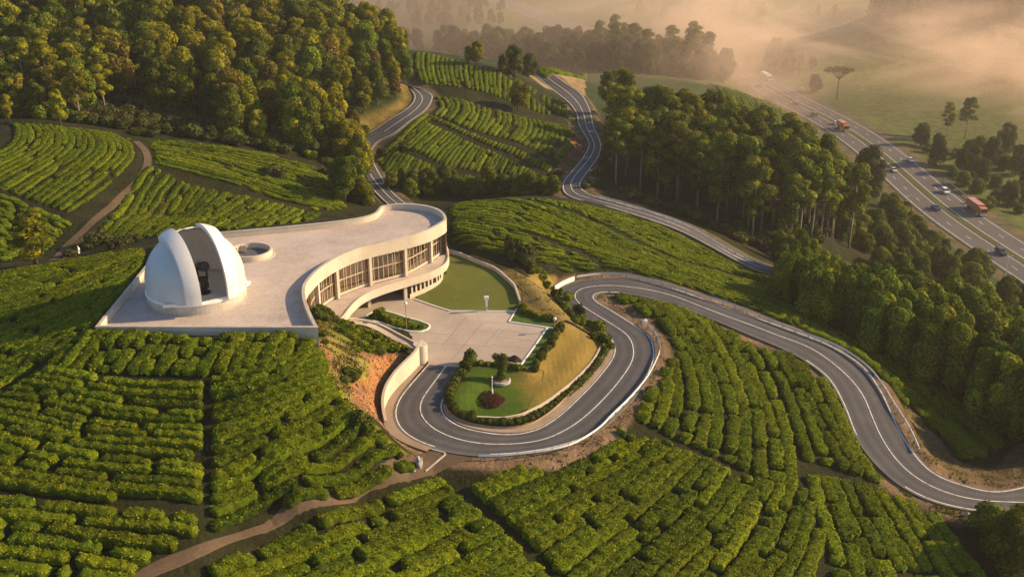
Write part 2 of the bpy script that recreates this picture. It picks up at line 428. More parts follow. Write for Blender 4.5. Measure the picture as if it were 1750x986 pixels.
MT['dome'] = two_noise('white_dome_paint', (0.40,0.435,0.46), (0.50,0.53,0.55), 0.3, 4.0, 0.42, 0.02, spec=0.4)
MT['shutter'] = two_noise('shutter_white_paint', (0.66,0.635,0.615), (0.75,0.72,0.70), 0.4, 4.0, 0.4, 0.02, spec=0.4)
MT['inside'] = plain('dome_lining', (0.66,0.65,0.63), 0.8)
MT['black'] = plain('black_enamel', (0.015,0.015,0.017), 0.35, 0.3)
MT['steel'] = plain('galvanised_steel', (0.62,0.62,0.61), 0.6, 0.1, scale=6)
MT['greymetal'] = plain('grey_metal', (0.28,0.28,0.28), 0.45, 0.4)
MT['white'] = plain('white_paint', (0.78,0.77,0.74), 0.5)
MT['mullion'] = plain('cream_frame', (0.55,0.46,0.34), 0.5)
MT['room'] = noise_mat('ochre_curtain_wall', [(0.3,(0.16,0.10,0.045)),(0.7,(0.36,0.25,0.12))], 0.6, 0.9)
MT['darkroom'] = plain('dark_interior', (0.05,0.043,0.038), 0.9)  # near-black puts the carport recess shade into the wall colour
MT['stone'] = noise_mat('grey_stone', [(0.3,(0.25,0.23,0.21)),(0.7,(0.5,0.48,0.45))], 2.0, 0.9, bump=0.4)
MT['mulch'] = noise_mat('bark_mulch', [(0.3,(0.045,0.028,0.018)),(0.7,(0.11,0.075,0.05))], 4.0, 0.95, bump=0.6)
MT['wood'] = noise_mat('pale_trunk_bark', [(0.3,(0.16,0.13,0.10)),(0.7,(0.36,0.31,0.25))], 1.2, 0.9, bump=0.3)
MT['bark'] = noise_mat('brown_trunk_bark', [(0.3,(0.05,0.038,0.028)),(0.7,(0.15,0.115,0.08))], 1.5, 0.9, bump=0.3)
MT['deadwood'] = noise_mat('bleached_deadwood', [(0.3,(0.3,0.22,0.17)),(0.7,(0.5,0.38,0.3))], 1.5, 0.9)
MT['lawn'] = two_noise('mown_lawn', (0.085,0.105,0.014), (0.14,0.155,0.022), 0.14, 3.0, 0.95, 0.5, dirt=(0.17,0.14,0.035))
MT['median_grass'] = two_noise('median_grass', (0.045,0.055,0.014), (0.08,0.085,0.02), 0.2, 3.0, 0.95, 0.4)
MT['freshlawn'] = two_noise('fresh_lawn', (0.045,0.085,0.010), (0.075,0.125,0.016), 0.2, 4.0, 0.95, 0.35)
MT['drygrass'] = two_noise('dry_grass_slope', (0.15,0.115,0.03), (0.26,0.18,0.05), 0.14, 3.0, 0.95, 0.4, dirt=(0.12,0.115,0.03))
MT['track'] = two_noise('dirt_track_soil', (0.065,0.045,0.028), (0.13,0.09,0.057), 0.25, 3.0, 0.95, 0.4)
MT['shed'] = plain('pool_dark', (0.10,0.10,0.105), 0.35)
def glass_mat():
    m, nt, b = new_mat('tinted_window_glass')
    nt.nodes.remove(b)
    gl = N(nt, 'ShaderNodeBsdfGlossy'); gl.inputs['Roughness'].default_value = 0.04; gl.inputs['Color'].default_value = (0.9,0.85,0.75,1)
    tr = N(nt, 'ShaderNodeBsdfTransparent'); tr.inputs['Color'].default_value = (0.62,0.5,0.34,1)
    lw = N(nt, 'ShaderNodeLayerWeight', Blend=0.35)
    ms = N(nt, 'ShaderNodeMixShader')
    mr = N(nt, 'ShaderNodeMapRange'); mr.inputs['To Min'].default_value = 0.12; mr.inputs['To Max'].default_value = 0.8
    nt.links.new(lw.outputs['Facing'], mr.inputs['Value']); nt.links.new(mr.outputs[0], ms.inputs[0])
    nt.links.new(tr.outputs[0], ms.inputs[1]); nt.links.new(gl.outputs[0], ms.inputs[2])
    nt.links.new(ms.outputs[0], nt.nodes['Material Output'].inputs['Surface'])
    return m
MT['glass'] = glass_mat()
MT['carglass'] = plain('car_glass', (0.02,0.022,0.025), 0.08, spec=0.6)
MT['tyre'] = plain('tyre_rubber', (0.02,0.02,0.02), 0.9)

MT['tea'] = foliage('tea_leaves', (0.012,0.028,0.003), (0.11,0.152,0.006), (0.30,0.32,0.012), 0.012, 0.2, 0.22)
MT['leaf_forest'] = foliage('forest_leaves', (0.024,0.042,0.006), (0.095,0.128,0.013), (0.24,0.26,0.022), 0.02, 0.35, 0.25)
MT['leaf_golden'] = foliage('golden_leaves', (0.045,0.052,0.006), (0.185,0.19,0.011), (0.40,0.36,0.018), 0.015, 0.3, 0.25)  # yellow foliage, also golden sunlight put into the leaf colour of lit crowns
MT['leaf_russet'] = foliage('russet_leaves', (0.042,0.04,0.009), (0.15,0.13,0.02), (0.28,0.23,0.028), 0.02, 0.3, 0.25)
MT['leaf_gum'] = foliage('gum_leaves', (0.022,0.042,0.006), (0.10,0.132,0.012), (0.29,0.29,0.022), 0.02, 0.3, 0.22)
MT['leaf_bamboo'] = foliage('bamboo_leaves', (0.016,0.040,0.004), (0.10,0.145,0.009), (0.36,0.37,0.018), 0.02, 0.25, 0.25)
MT['leaf_valley'] = foliage('valley_leaves', (0.022,0.030,0.010), (0.065,0.078,0.02), (0.13,0.14,0.035), 0.03, 0.3, 0.2)
MT['leaf_hedge'] = foliage('hedge_leaves', (0.03,0.045,0.008), (0.085,0.11,0.016), (0.18,0.18,0.03), 0.03, 0.25, 0.2)
MT['leaf_brown'] = foliage('copper_leaves', (0.03,0.015,0.009), (0.08,0.04,0.022), (0.13,0.07,0.04), 0.02, 0.2, 0.2)
MT['leaf_weed'] = foliage('weed_blades', (0.07,0.06,0.02), (0.13,0.125,0.025), (0.24,0.19,0.05), 0.02, 0.1, 0.2)
MT['stone_soil'] = noise_mat('clods_and_stones', [(0.3,(0.13,0.075,0.045)),(0.7,(0.32,0.24,0.17))], 1.5, 0.95)
def garden_grass():
    m, nt, b = new_mat('garden_grass')
    tc = N(nt, 'ShaderNodeTexCoord'); geo = N(nt, 'ShaderNodeNewGeometry')
    sx = N(nt, 'ShaderNodeSeparateXYZ'); nt.links.new(geo.outputs['Position'], sx.inputs[0])
    n1 = N(nt, 'ShaderNodeTexNoise', Scale=0.35, Detail=6.0); n2 = N(nt, 'ShaderNodeTexNoise', Scale=3.5, Detail=5.0); n3 = N(nt, 'ShaderNodeTexNoise', Scale=0.18, Detail=7.0)
    for n in (n1, n2, n3): nt.links.new(tc.outputs['Object'], n.inputs['Vector'])
    a = N(nt, 'ShaderNodeMath', operation='MULTIPLY_ADD'); a.inputs[1].default_value = 0.3; nt.links.new(sx.outputs[1], a.inputs[0]); nt.links.new(sx.outputs[0], a.inputs[2])
    c = N(nt, 'ShaderNodeMath', operation='MULTIPLY_ADD'); c.inputs[1].default_value = 5.0; nt.links.new(n1.outputs['Fac'], c.inputs[0]); nt.links.new(a.outputs[0], c.inputs[2])
    mr = N(nt, 'ShaderNodeMapRange'); mr.inputs['From Min'].default_value = 42.9; mr.inputs['From Max'].default_value = 47.0; nt.links.new(c.outputs[0], mr.inputs['Value'])
    mx = N(nt, 'ShaderNodeMath', operation='MULTIPLY_ADD'); mx.inputs[1].default_value = 0.5; nt.links.new(n2.outputs['Fac'], mx.inputs[0])
    h3 = N(nt, 'ShaderNodeMath', operation='MULTIPLY'); h3.inputs[1].default_value = 0.5; nt.links.new(n3.outputs['Fac'], h3.inputs[0]); nt.links.new(h3.outputs[0], mx.inputs[2])
    g = ramp(nt, [(0.3,(0.04,0.078,0.010)),(0.7,(0.085,0.13,0.017))], mx.outputs[0])
    d = ramp(nt, [(0.28,(0.10,0.095,0.02)),(0.45,(0.17,0.125,0.032)),(0.7,(0.27,0.185,0.05))], mx.outputs[0])
    mi = N(nt, 'ShaderNodeMix', data_type='RGBA')
    nt.links.new(mr.outputs[0], mi.inputs[0]); nt.links.new(g.outputs[0], mi.inputs[6]); nt.links.new(d.outputs[0], mi.inputs[7])
    nt.links.new(mi.outputs[2], b.inputs['Base Color']); b.inputs['Roughness'].default_value = 0.95; b.inputs['Specular IOR Level'].default_value = 0.05
    bp = N(nt, 'ShaderNodeBump', Strength=0.4, Distance=0.08); nt.links.new(n2.outputs['Fac'], bp.inputs['Height']); nt.links.new(bp.outputs['Normal'], b.inputs['Normal'])
    return m
MT['garden_grass'] = garden_grass()
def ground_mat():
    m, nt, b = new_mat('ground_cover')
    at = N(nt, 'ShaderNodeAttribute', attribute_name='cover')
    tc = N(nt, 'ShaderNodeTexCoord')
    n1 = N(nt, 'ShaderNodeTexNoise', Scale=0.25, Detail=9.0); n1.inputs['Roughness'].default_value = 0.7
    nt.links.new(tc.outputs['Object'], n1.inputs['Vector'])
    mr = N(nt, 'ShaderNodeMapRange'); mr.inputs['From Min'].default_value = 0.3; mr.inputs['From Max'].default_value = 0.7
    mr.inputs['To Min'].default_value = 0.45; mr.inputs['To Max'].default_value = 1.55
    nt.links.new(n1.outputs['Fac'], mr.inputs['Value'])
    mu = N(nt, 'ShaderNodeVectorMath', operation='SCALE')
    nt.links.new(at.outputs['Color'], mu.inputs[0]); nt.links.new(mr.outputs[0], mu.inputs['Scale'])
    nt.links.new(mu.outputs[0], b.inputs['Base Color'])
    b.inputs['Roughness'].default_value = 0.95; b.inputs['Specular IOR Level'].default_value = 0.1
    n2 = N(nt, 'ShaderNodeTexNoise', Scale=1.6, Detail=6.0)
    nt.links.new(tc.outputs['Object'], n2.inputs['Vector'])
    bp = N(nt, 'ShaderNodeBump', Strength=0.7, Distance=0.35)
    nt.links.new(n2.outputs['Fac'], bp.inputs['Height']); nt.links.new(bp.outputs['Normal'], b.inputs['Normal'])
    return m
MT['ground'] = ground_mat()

# ------------------------------------------------------------------ object helpers
def mesh_from(name, V, Fq, mat, smooth_=False, tint=None):
    me = bpy.data.meshes.new(name)
    V = np.asarray(V, np.float32)
    if isinstance(Fq, np.ndarray):
        k = Fq.shape[1]; nF = len(Fq)
        me.vertices.add(len(V)); me.vertices.foreach_set('co', V.ravel())
        me.loops.add(nF * k); me.loops.foreach_set('vertex_index', Fq.astype(np.int32).ravel())
        me.polygons.add(nF); me.polygons.foreach_set('loop_start', np.arange(0, nF * k, k, dtype=np.int32))
        me.update(calc_edges=True)
    else:
        me.from_pydata([tuple(map(float, v)) for v in V], [], Fq); me.update()
    if smooth_: me.polygons.foreach_set('use_smooth', np.ones(len(me.polygons), bool))
    if tint is not None:
        a = me.attributes.new('tint', 'FLOAT', 'POINT'); a.data.foreach_set('value', np.asarray(tint, np.float32))
    for m in (mat if isinstance(mat, (list, tuple)) else [mat]): me.materials.append(m)
    return me
def link(name, data, parent=None, loc=None):
    o = bpy.data.objects.new(name, data); COL.objects.link(o)
    if parent is not None: o.parent = parent
    if loc is not None: o.location = loc
    return o
def tag(o, label=None, cat=None, group=None, kind=None):
    if label: o['label'] = label
    if cat: o['category'] = cat
    if group: o['group'] = group
    if kind: o['kind'] = kind
    return o
def thing(name, label, cat, loc=(0,0,0), rz=0.0, group=None):
    o = link(name, None, loc=Vector(tuple(map(float, loc)))); o.rotation_euler = (0, 0, rz)
    o.empty_display_size = 0.5
    return tag(o, label, cat, group)
class MB:
    """collects shapes for one mesh"""
    def __init__(s): s.v = []; s.f = []
    def add(s, V, Fs):
        n = len(s.v); s.v += [tuple(map(float, p)) for p in V]; s.f += [tuple(i + n for i in f) for f in Fs]
    def box(s, c, size, rz=0.0, taper=1.0):
        hx, hy, h = size[0]/2, size[1]/2, size[2]
        ca, sa = math.cos(rz), math.sin(rz)
        P = []
        for z, k in ((0, 1.0), (h, taper)):
            for a, b in ((-1,-1),(1,-1),(1,1),(-1,1)):
                x, y = a*hx*k, b*hy*k
                P.append((c[0]+x*ca-y*sa, c[1]+x*sa+y*ca, c[2]+z))
        s.add(P, [(3,2,1,0),(4,5,6,7),(0,1,5,4),(1,2,6,5),(2,3,7,6),(3,0,4,7)])
    def tube(s, pts, rads, n=8, cap=True):
        pts = [Vector(tuple(map(float, p))) for p in pts]
        if not isinstance(rads, (list, tuple)): rads = [rads]*len(pts)
        P = []; Fs = []
        for i, p in enumerate(pts):
            t = (pts[min(i+1, len(pts)-1)] - pts[max(i-1, 0)]).normalized()
            ref = Vector((1,0,0)) if abs(t.x) < 0.8 else Vector((0,1,0))
            a = t.cross(ref).normalized(); b = t.cross(a)
            for k in range(n):
                w = 2*math.pi*k/n
                P.append(p + (a*math.cos(w) + b*math.sin(w))*rads[i])
        for i in range(len(pts)-1):
            for k in range(n):
                k2 = (k+1) % n
                Fs.append((i*n+k, i*n+k2, (i+1)*n+k2, (i+1)*n+k))
        if cap:
            Fs.append(tuple(range(n-1, -1, -1))); Fs.append(tuple((len(pts)-1)*n+k for k in range(n)))
        s.add(P, Fs)
    def lathe(s, prof, c=(0,0,0), n=32, a0=0.0, a1=2*math.pi):
        full = abs(a1-a0-2*math.pi) < 1e-6
        m = n if full else n+1
        P = []; Fs = []
        for r, z in prof:
            for k in range(m):
                w = a0 + (a1-a0)*k/n
                P.append((c[0]+r*math.cos(w), c[1]+r*math.sin(w), c[2]+z))
        for i in range(len(prof)-1):
            for k in range(n):
                k2 = (k+1) % m
                Fs.append((i*m+k, i*m+k2, (i+1)*m+k2, (i+1)*m+k))
        s.add(P, Fs)
    def strip(s, A, B):
        n = len(A); P = list(A) + list(B)
        s.add(P, [(i, i+1, n+i+1, n+i) for i in range(n-1)])
    def mesh(s, name, mat, sm=False):
        return mesh_from(name, s.v, s.f, mat, sm)
    def obj(s, name, mat, parent=None, sm=False, fix=True):
        me = s.mesh(name, mat, sm)
        if fix:
            bm = bmesh.new(); bm.from_mesh(me)
            bmesh.ops.recalc_face_normals(bm, faces=bm.faces); bm.to_mesh(me); bm.free()
        return link(name, me, parent)
def offset(P, d):
    P = np.asarray(P, float)
    T = np.gradient(P[:, :2], axis=0)
    T /= np.linalg.norm(T, axis=1)[:, None] + 1e-9
    Q = P.copy(); Q[:, 0] += -T[:, 1]*d; Q[:, 1] += T[:, 0]*d
    return Q
def sheet(name, poly, mat, dz=0.05, res=1.5, flat=None, parent=None):
    """a surface cut to an outline and laid on the ground"""
    poly = np.asarray(poly, float)[:, :2]
    pts = []
    n = len(poly)
    for i in range(n):
        a, b = poly[i], poly[(i+1) % n]
        k = max(1, int(np.linalg.norm(b-a)/res))
        pts += [tuple(a + (b-a)*j/k) for j in range(k)]
    nb = len(pts)
    x0, y0 = poly.min(0); x1, y1 = poly.max(0)
    gx, gy = np.meshgrid(np.arange(x0, x1, res), np.arange(y0, y1, res))
    gx, gy = gx.ravel(), gy.ravel()
    ok = inpoly(gx, gy, pts)
    d, _ = seg_dist(gx, gy, np.array(pts), True)
    ok &= d > res*0.4
    allp = [Vector(p) for p in pts] + [Vector((a, b)) for a, b in zip(gx[ok], gy[ok])]
    v, e, f, *_ = mgeo.delaunay_2d_cdt(allp, [], [list(range(nb))], 1, 1e-4)
    X = np.array([p.x for p in v]); Y = np.array([p.y for p in v])
    Z = np.full(len(X), flat) if flat is not None else H(X, Y) + dz
    return link(name, mesh_from(name, np.stack([X, Y, Z], 1), [tuple(q) for q in f], mat), parent)
# ------------------------------------------------------------------ the ground sheet
def axis(lo, hi, near0, near1, step, grow=1.12):
    a = list(np.arange(near0, near1 + 1e-6, step))
    s = step; p = a[-1]
    while p < hi: s *= grow; p += s; a.append(p)
    s = step; p = a[0]; b = []
    while p > lo: s *= grow; p -= s; b.append(p)
    return np.array(b[::-1] + a)
xs = axis(-1500, 1500, -130, 165, NS, 1.10)
ys = axis(-500, 2400, 60, 360, NS, 1.05)
XX, YY = np.meshgrid(xs, ys)
ZZ = H(XX, YY)
P3 = {k: GL(v) for k, v in {
 'bank': [(545,588),(562,562),(600,592),(640,604),(700,604),(662,650),(648,690),(648,722),(600,690),(566,640)],
 'verge_in': [(1012,503),(1040,500),(1075,512),(1110,540),(1130,580),(1136,620),(1110,665),(1075,715),(1060,750),(1000,795),(940,808),(860,790),(815,786),(830,780),(940,774),(1030,735),(1075,690),(1110,645),(1128,600),(1118,565),(1070,535)],
 'right_bare': [(1545,690),(1570,712),(1600,745),(1640,790),(1700,800),(1730,770),(1760,740),(1780,800),(1740,835),(1640,826),(1590,800),(1560,770)],
 'exit_bare': [(1530,830),(1600,862),(1680,876),(1760,884),(1800,900),(1700,905),(1640,895),(1570,865)],
 'dry': [(905,470),(948,470),(965,500),(1000,540),(1030,580),(1020,640),(960,700),(900,640),(945,560),(890,520),(885,495)],
 'clear': [(120,160),(300,120),(360,180),(380,240),(250,225),(140,205)],
 'r_bank': [(975,215),(1000,245),(995,270),(970,300),(955,325),(945,300),(970,260)],
 'r_open': [(905,130),(1000,128),(1000,165),(960,165),(930,150)],
 'j_bare': [(235,335),(330,330),(370,360),(300,400),(200,412),(150,420),(120,440),(90,450),(110,420),(170,390)]}.items()}
FIELD_RIGHT = [(1430,160),(1560,220),(1760,310),(1760,150),(1500,120)]
cov = np.empty(XX.shape + (3,)); 
cov[:] = (0.030, 0.042, 0.013)
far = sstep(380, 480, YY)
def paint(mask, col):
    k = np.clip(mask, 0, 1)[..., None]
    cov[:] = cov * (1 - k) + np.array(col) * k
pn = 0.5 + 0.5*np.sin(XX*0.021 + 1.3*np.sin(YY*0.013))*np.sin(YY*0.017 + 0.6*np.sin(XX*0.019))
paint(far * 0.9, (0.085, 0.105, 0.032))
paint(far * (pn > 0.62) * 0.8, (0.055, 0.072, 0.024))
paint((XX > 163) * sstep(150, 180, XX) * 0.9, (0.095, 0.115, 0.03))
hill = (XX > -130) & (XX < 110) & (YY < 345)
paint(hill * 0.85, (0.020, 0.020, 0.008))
def pol(key): return inpoly(XX, YY, P3[key])
forest_zone = (XX < -30) & (YY > 238)
paint(forest_zone * 0.9, (0.028, 0.042, 0.012))
paint(pol('clear'), (0.030, 0.058, 0.014))
rd, _ = seg_dist(XX.ravel(), YY.ravel(), np.array([[-200,0,0],[200,0,0]]))
for key, (A, C, B) in ROADS.items():
    M = ((A + B)/2)[::3]; hw = np.linalg.norm(A[:, :2]-B[:, :2], axis=1).max()/2
    m = (XX > M[:,0].min()-15) & (XX < M[:,0].max()+15) & (YY > M[:,1].min()-15) & (YY < M[:,1].max()+15)
    d = np.full(XX.shape, 99.0); d[m] = seg_dist(XX[m], YY[m], M)[0]
    w = 1.8 if key == 'main' else 1.2
    paint((1 - sstep(hw + w*0.5, hw + w, d)), (0.17, 0.115, 0.065) if key == 'main' else (0.11, 0.085, 0.045))
paint(pol('dry'), (0.20, 0.145, 0.04))
paint(pol('bank'), (0.27, 0.125, 0.05))
paint(pol('verge_in'), (0.17, 0.115, 0.07))
paint(pol('right_bare') * 0.85, (0.115, 0.08, 0.045))
paint(pol('exit_bare') * 0.8, (0.13, 0.095, 0.055))
paint(pol('r_bank'), (0.15, 0.075, 0.04))
paint(pol('r_open') * 0.9, (0.26, 0.18, 0.09))
paint(pol('j_bare') * 0.55, (0.12, 0.085, 0.035))
# grassy top of the cut bank
gb = GL([(545,545),(565,548),(592,575),(606,600),(630,618),(632,640),(612,652),(596,650),(606,690),(640,728),(668,752),(700,780),(672,772),(630,745),(598,715),(570,690),(560,640),(572,612),(552,590)])
gm = inpoly(XX, YY, gb)
paint(gm * 0.9, (0.17, 0.16, 0.018))
paint(inpoly(XX, YY, GL([(548,540),(575,545),(592,553),(645,576),(705,599),(640,606),(600,594),(562,566)])) * 0.9, (0.10, 0.12, 0.018))
LA = ROADS['left'][0]
lb, _ = seg_dist(XX.ravel(), YY.ravel(), LA[::3]); lb = lb.reshape(XX.shape)
paint((1 - sstep(2.5, 6.5, lb)) * (XX < np.interp(YY, LA[::-1, 1], LA[::-1, 0])) * (YY > 262) * 0.9, (0.15, 0.11, 0.03))
hd = np.abs(XX - np.interp(YY, HWY[::-1,1], HWY[::-1,0]))
paint((1 - sstep(13, 17, hd)) * ((YY > 150) & (YY < 1000)) * 0.9, (0.12, 0.095, 0.05))
paint((1 - sstep(1.6, 2.6, hd)) * ((YY > 150) & (YY < 1000)), (0.085, 0.10, 0.025))
nyy, nxx = XX.shape
idx = np.arange(nyy*nxx).reshape(nyy, nxx)
quads = np.stack([idx[:-1,:-1], idx[:-1,1:], idx[1:,1:], idx[1:,:-1]], -1).reshape(-1, 4)
rough_ = 0.10*(np.sin(XX*1.9+2*np.sin(YY*0.7))*np.sin(YY*2.3+np.sin(XX*1.1)))
nearroad = np.zeros(XX.shape)
flatmask = inpoly(XX, YY, FOOT)
ZG = ZZ.copy()
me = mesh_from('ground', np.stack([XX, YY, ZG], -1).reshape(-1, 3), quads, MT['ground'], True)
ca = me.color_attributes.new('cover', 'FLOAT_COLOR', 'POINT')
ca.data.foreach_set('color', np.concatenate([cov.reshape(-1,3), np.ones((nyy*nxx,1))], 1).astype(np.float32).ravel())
tag(link('ground', me), 'hilly ground of soil and rough grass under the plantation', 'ground', kind='structure')

# ------------------------------------------------------------------ roads
def struct(o, label, cat): return tag(o, label, cat, kind='structure')
road_info = {'main': 'grey two lane road winding round the garden and hairpin', 'left': 'narrow grey road curving below the forest', 'right': 'narrow grey road bending past the eucalyptus grove'}
def up(P, dz): Q = np.array(P, float).copy(); Q[:, 2] += dz; return Q
for key, (A, C, B) in ROADS.items():
    sgn = 1.0
    nA, nB = offset(A, 0), offset(B, 0)
    D = B - A; L = np.linalg.norm(D[:, :2], axis=1)[:, None]
    U = D / L
    ext = 0.45
    if key == 'main':
        ramp_in = np.clip(np.arange(len(A))/8.0, 0, 1)[:, None]
        A2, B2 = A - U*ext*ramp_in, B + U*ext*ramp_in
    else: A2, B2 = A - U*0.35, B + U*0.35
    m = MB()
    nseg = 10
    rows = [up(A2 + (B2-A2)*k/nseg, 0.02) for k in range(nseg+1)]
    m.v = [tuple(p) for r in rows for p in r]; nr_ = len(A2)
    m.f = [(k*nr_+i, k*nr_+i+1, (k+1)*nr_+i+1, (k+1)*nr_+i) for k in range(nseg) for i in range(nr_-1)]
    rows = [up(A2, 0), up(B2, 0)]
    m.strip(up(rows[0], -0.4), up(rows[0], 0.02)); m.strip(up(rows[-1], 0.02), up(rows[-1], -0.4))
    ro = m.obj('road', MT['asphalt'])
    ta = ro.data.attributes.new('tint', 'FLOAT', 'POINT')
    ta.data.foreach_set('value', np.r_[np.repeat(np.arange(nseg+1)/nseg, nr_), np.zeros(len(m.v)-nr_*(nseg+1))].astype(np.float32))
    struct(ro, road_info[key], 'road')
    # painted lines
    ml = MB()
    hwid = 0.08 if key == 'main' else 0.085
    sk = slice(0, None)
    def line(P, a=0, b=None):
        Q = up(P, 0.028)[a:b]
        ml.strip(offset(Q, -hwid), offset(Q, hwid))
    if key == 'main':
        frac = [np.argmin(np.linalg.norm(A[:, :2]-W(u, v, z)[:2], axis=1)) for u, v, z in ((757,768,-1.8),(830,778,-2.1),(1016,514,-3.1),(1082,502,-3.6),(1378,616,-6.3),(1466,750,-8.9),(1545,831,-10.2))]
        line(A, 0, frac[0]); line(A, frac[1], frac[3]); line(A, frac[4], frac[5]); line(A, frac[6], None)
        fb = [np.argmin(np.linalg.norm(B[:, :2]-W(u, v, z)[:2], axis=1)) for u, v, z in ((1023,561,-2.9),(1150,493,-4.0))]
        line(B, 0, fb[0]); line(B, fb[1], None)
    else:
        line(A); line(B)
    ia = np.argmin(((C[:, None, :2]-A[None, :, :2])**2).sum(2), 1); ib = np.argmin(((C[:, None, :2]-B[None, :, :2])**2).sum(2), 1)
    da = np.linalg.norm(C[:, :2]-A[ia, :2], axis=1); db = np.linalg.norm(C[:, :2]-B[ib, :2], axis=1)
    C = C.copy(); C[:, 2] = (A[ia, 2]*db+B[ib, 2]*da)/(da+db) + 0.05
    line(smooth(C, 4))
    struct(ml.obj('road_marking', MT['paint']), {'main':'thin white lines painted on the winding garden road','left':'thin white lines on the road below the forest','right':'thin white lines on the road past the grove'}[key], 'road marking')

# pale shoulders of the lower bend
A, C, B = ROADS['main']
def near_i(P, u, v, z): return int(np.argmin(np.linalg.norm(P[:, :2]-W(u, v, z)[:2], axis=1)))
D = B - A; U = D/np.linalg.norm(D[:, :2], axis=1)[:, None]
i0, i1 = near_i(A, 731,625,0), near_i(A, 757,768,-1.8)
w1 = (0.5 + 0.75*np.sin(np.linspace(0.1, 2.6, i1-i0)))[:, None]
m = MB(); P0 = A[i0:i1] - U[i0:i1]*0.46; P1 = P0 - U[i0:i1]*w1*1.2
m.strip(up(P0, 0.05), up(P1, 0.05)); m.strip(up(P1, 0.05), up(P1, -0.5))
struct(m.obj('shoulder', MT['shoulder']), 'dusty pale shoulder between the lower bend and the retaining wall', 'road shoulder')
j0, j1 = near_i(B, 752,694,-0.9), near_i(B, 1036,592,-2.7)
m = MB(); P0 = B[j0:j1] + U[j0:j1]*0.30
ww = np.interp(np.arange(j1-j0), [0, 12, (j1-j0)*0.45, (j1-j0)*0.9, j1-j0], [0.4, 0.8, 1.1, 1.25, 0.5])[:, None]
P1 = P0 + U[j0:j1]*ww
m.strip(up(P0, 0.14), up(P1, 0.16)); m.strip(up(P0, -0.3), up(P0, 0.14)); m.strip(up(P1, 0.16), up(P1, 0.5)); ISL_KERB = P1
struct(m.obj('kerb_path', MT['shoulder']), 'raised pale kerb path round the garden inside the bend', 'kerb')

# dirt track
TR = GL([(215,1000),(262,972),(330,946),(400,918),(480,884),(560,852),(640,824),(705,800),(750,783),(790,772)])
TR = smooth(catmull(TR, 1.0), 3); TR[:, 2] = H(TR[:, 0], TR[:, 1])
m = MB(); wv = 0.8 + 0.25*np.sin(np.arange(len(TR))*0.35); wv[-14:] = np.linspace(1.1, 3.0, 14)
prev = None
rows = []
for k in np.linspace(-1, 1, 7):
    T = np.gradient(TR[:, :2], axis=0); T /= np.linalg.norm(T, axis=1)[:, None]
    Q = TR.copy(); Q[:, 0] += -T[:, 1]*wv*k; Q[:, 1] += T[:, 0]*wv*k
    Q[:, 2] = H(Q[:, 0], Q[:, 1]) + 0.07 + 0.03*(abs(k) < 0.3) - 0.12*(abs(k) > 0.9)
    rows.append(Q)
rows = [np.where(np.arange(len(q))[:, None] >= 0, q, q) for q in rows]
for a, b in zip(rows[:-1], rows[1:]): m.strip(a, b)
struct(m.obj('dirt_track', MT['track']), 'brown dirt track climbing between tea fields to the bend', 'track')
TR2 = GL([(88,446),(110,425),(140,398),(170,370),(205,340),(235,312),(249,292),(253,272),(247,256),(232,242)])
TR2 = smooth(catmull(TR2, 1.0), 2)
m = MB(); rows = []
for k in np.linspace(-1, 1, 5):
    Q = offset(TR2, (0.85+0.2*np.sin(np.arange(len(TR2))*0.4))[:, None].ravel()*0 + 0.75*k); Q[:, 2] = H(Q[:, 0], Q[:, 1]) + 0.08
    rows.append(Q)
for a, b in zip(rows[:-1], rows[1:]): m.strip(a, b)
struct(m.obj('dirt_track', MT['track']), 'earth track climbing the tea hill behind the dome', 'track')

# highway
def hw_off(d, y0=190, y1=960):
    P = HWY[(HWY[:, 1] > y0) & (HWY[:, 1] < y1)]
    return offset(P, d)
# HWY runs towards the camera: positive offset is to the right of the picture's up, i.e. east
EAST = 1.0 if hw_off(5.0)[0, 0] > hw_off(0.0)[0, 0] else -1.0
def hwm(name, d0, d1, dz, mat, label, cat, n=3):
    m = MB()
    ds = np.linspace(d0, d1, n)
    for a, b in zip(ds[:-1], ds[1:]): m.strip(up(hw_off(EAST*a), dz), up(hw_off(EAST*b), dz))
    return struct(m.obj(name, mat), label, cat)
hwm('highway', -9.9, -1.25, 0.02, MT['highway_asphalt'], 'grey near carriageway of the misty highway', 'road', 4)
hwm('highway', 1.25, 10.2, 0.02, MT['highway_asphalt'], 'grey far carriageway of the misty highway', 'road', 4)
hwm('median_strip', -1.25, 1.25, 0.07, MT['median_grass'], 'grassy strip between the two highway carriageways', 'median')
ml = MB()
for d in (-8.9, -1.75, 1.75, 9.0):
    a, b = up(hw_off(EAST*(d-0.11)), 0.028), up(hw_off(EAST*(d+0.11)), 0.028); ml.strip(a, b)
for d in (-5.5, 5.6):
    a, b = up(hw_off(EAST*(d-0.1)), 0.028), up(hw_off(EAST*(d+0.1)), 0.028)
    for i in range(0, len(a)-1, 4): ml.strip(a[i:i+2], b[i:i+2])
struct(ml.obj('road_marking', MT['paint']), 'white edge lines and lane dashes of the highway', 'road marking')
# ------------------------------------------------------------------ observatory building
bld = thing('observatory_building', 'cream concrete building with curved glass front and flat roof terrace in the tea hill', 'building', (-30, 150, 0))
def rel(o, root):
    o.location = o.location - root.location
    return o
def part(mb, name, mat, root=bld, sm=False, fix=True):
    o = mb.obj(name, mat, None, sm, fix)
    o.parent = root; o.location = -root.location if root.parent is None else Vector((0,0,0))
    return o
def sub(mb, name, mat, p, sm=False):
    o = mb.obj(name, mat, None, sm); o.parent = p
    return o

def fill(poly, z):
    vs = [Vector((p[0], p[1])) for p in poly]
    v, e, f, *_ = mgeo.delaunay_2d_cdt(vs, [], [list(range(len(vs)))], 1, 1e-4)
    return [(p.x, p.y, z) for p in v], [tuple(q) for q in f]

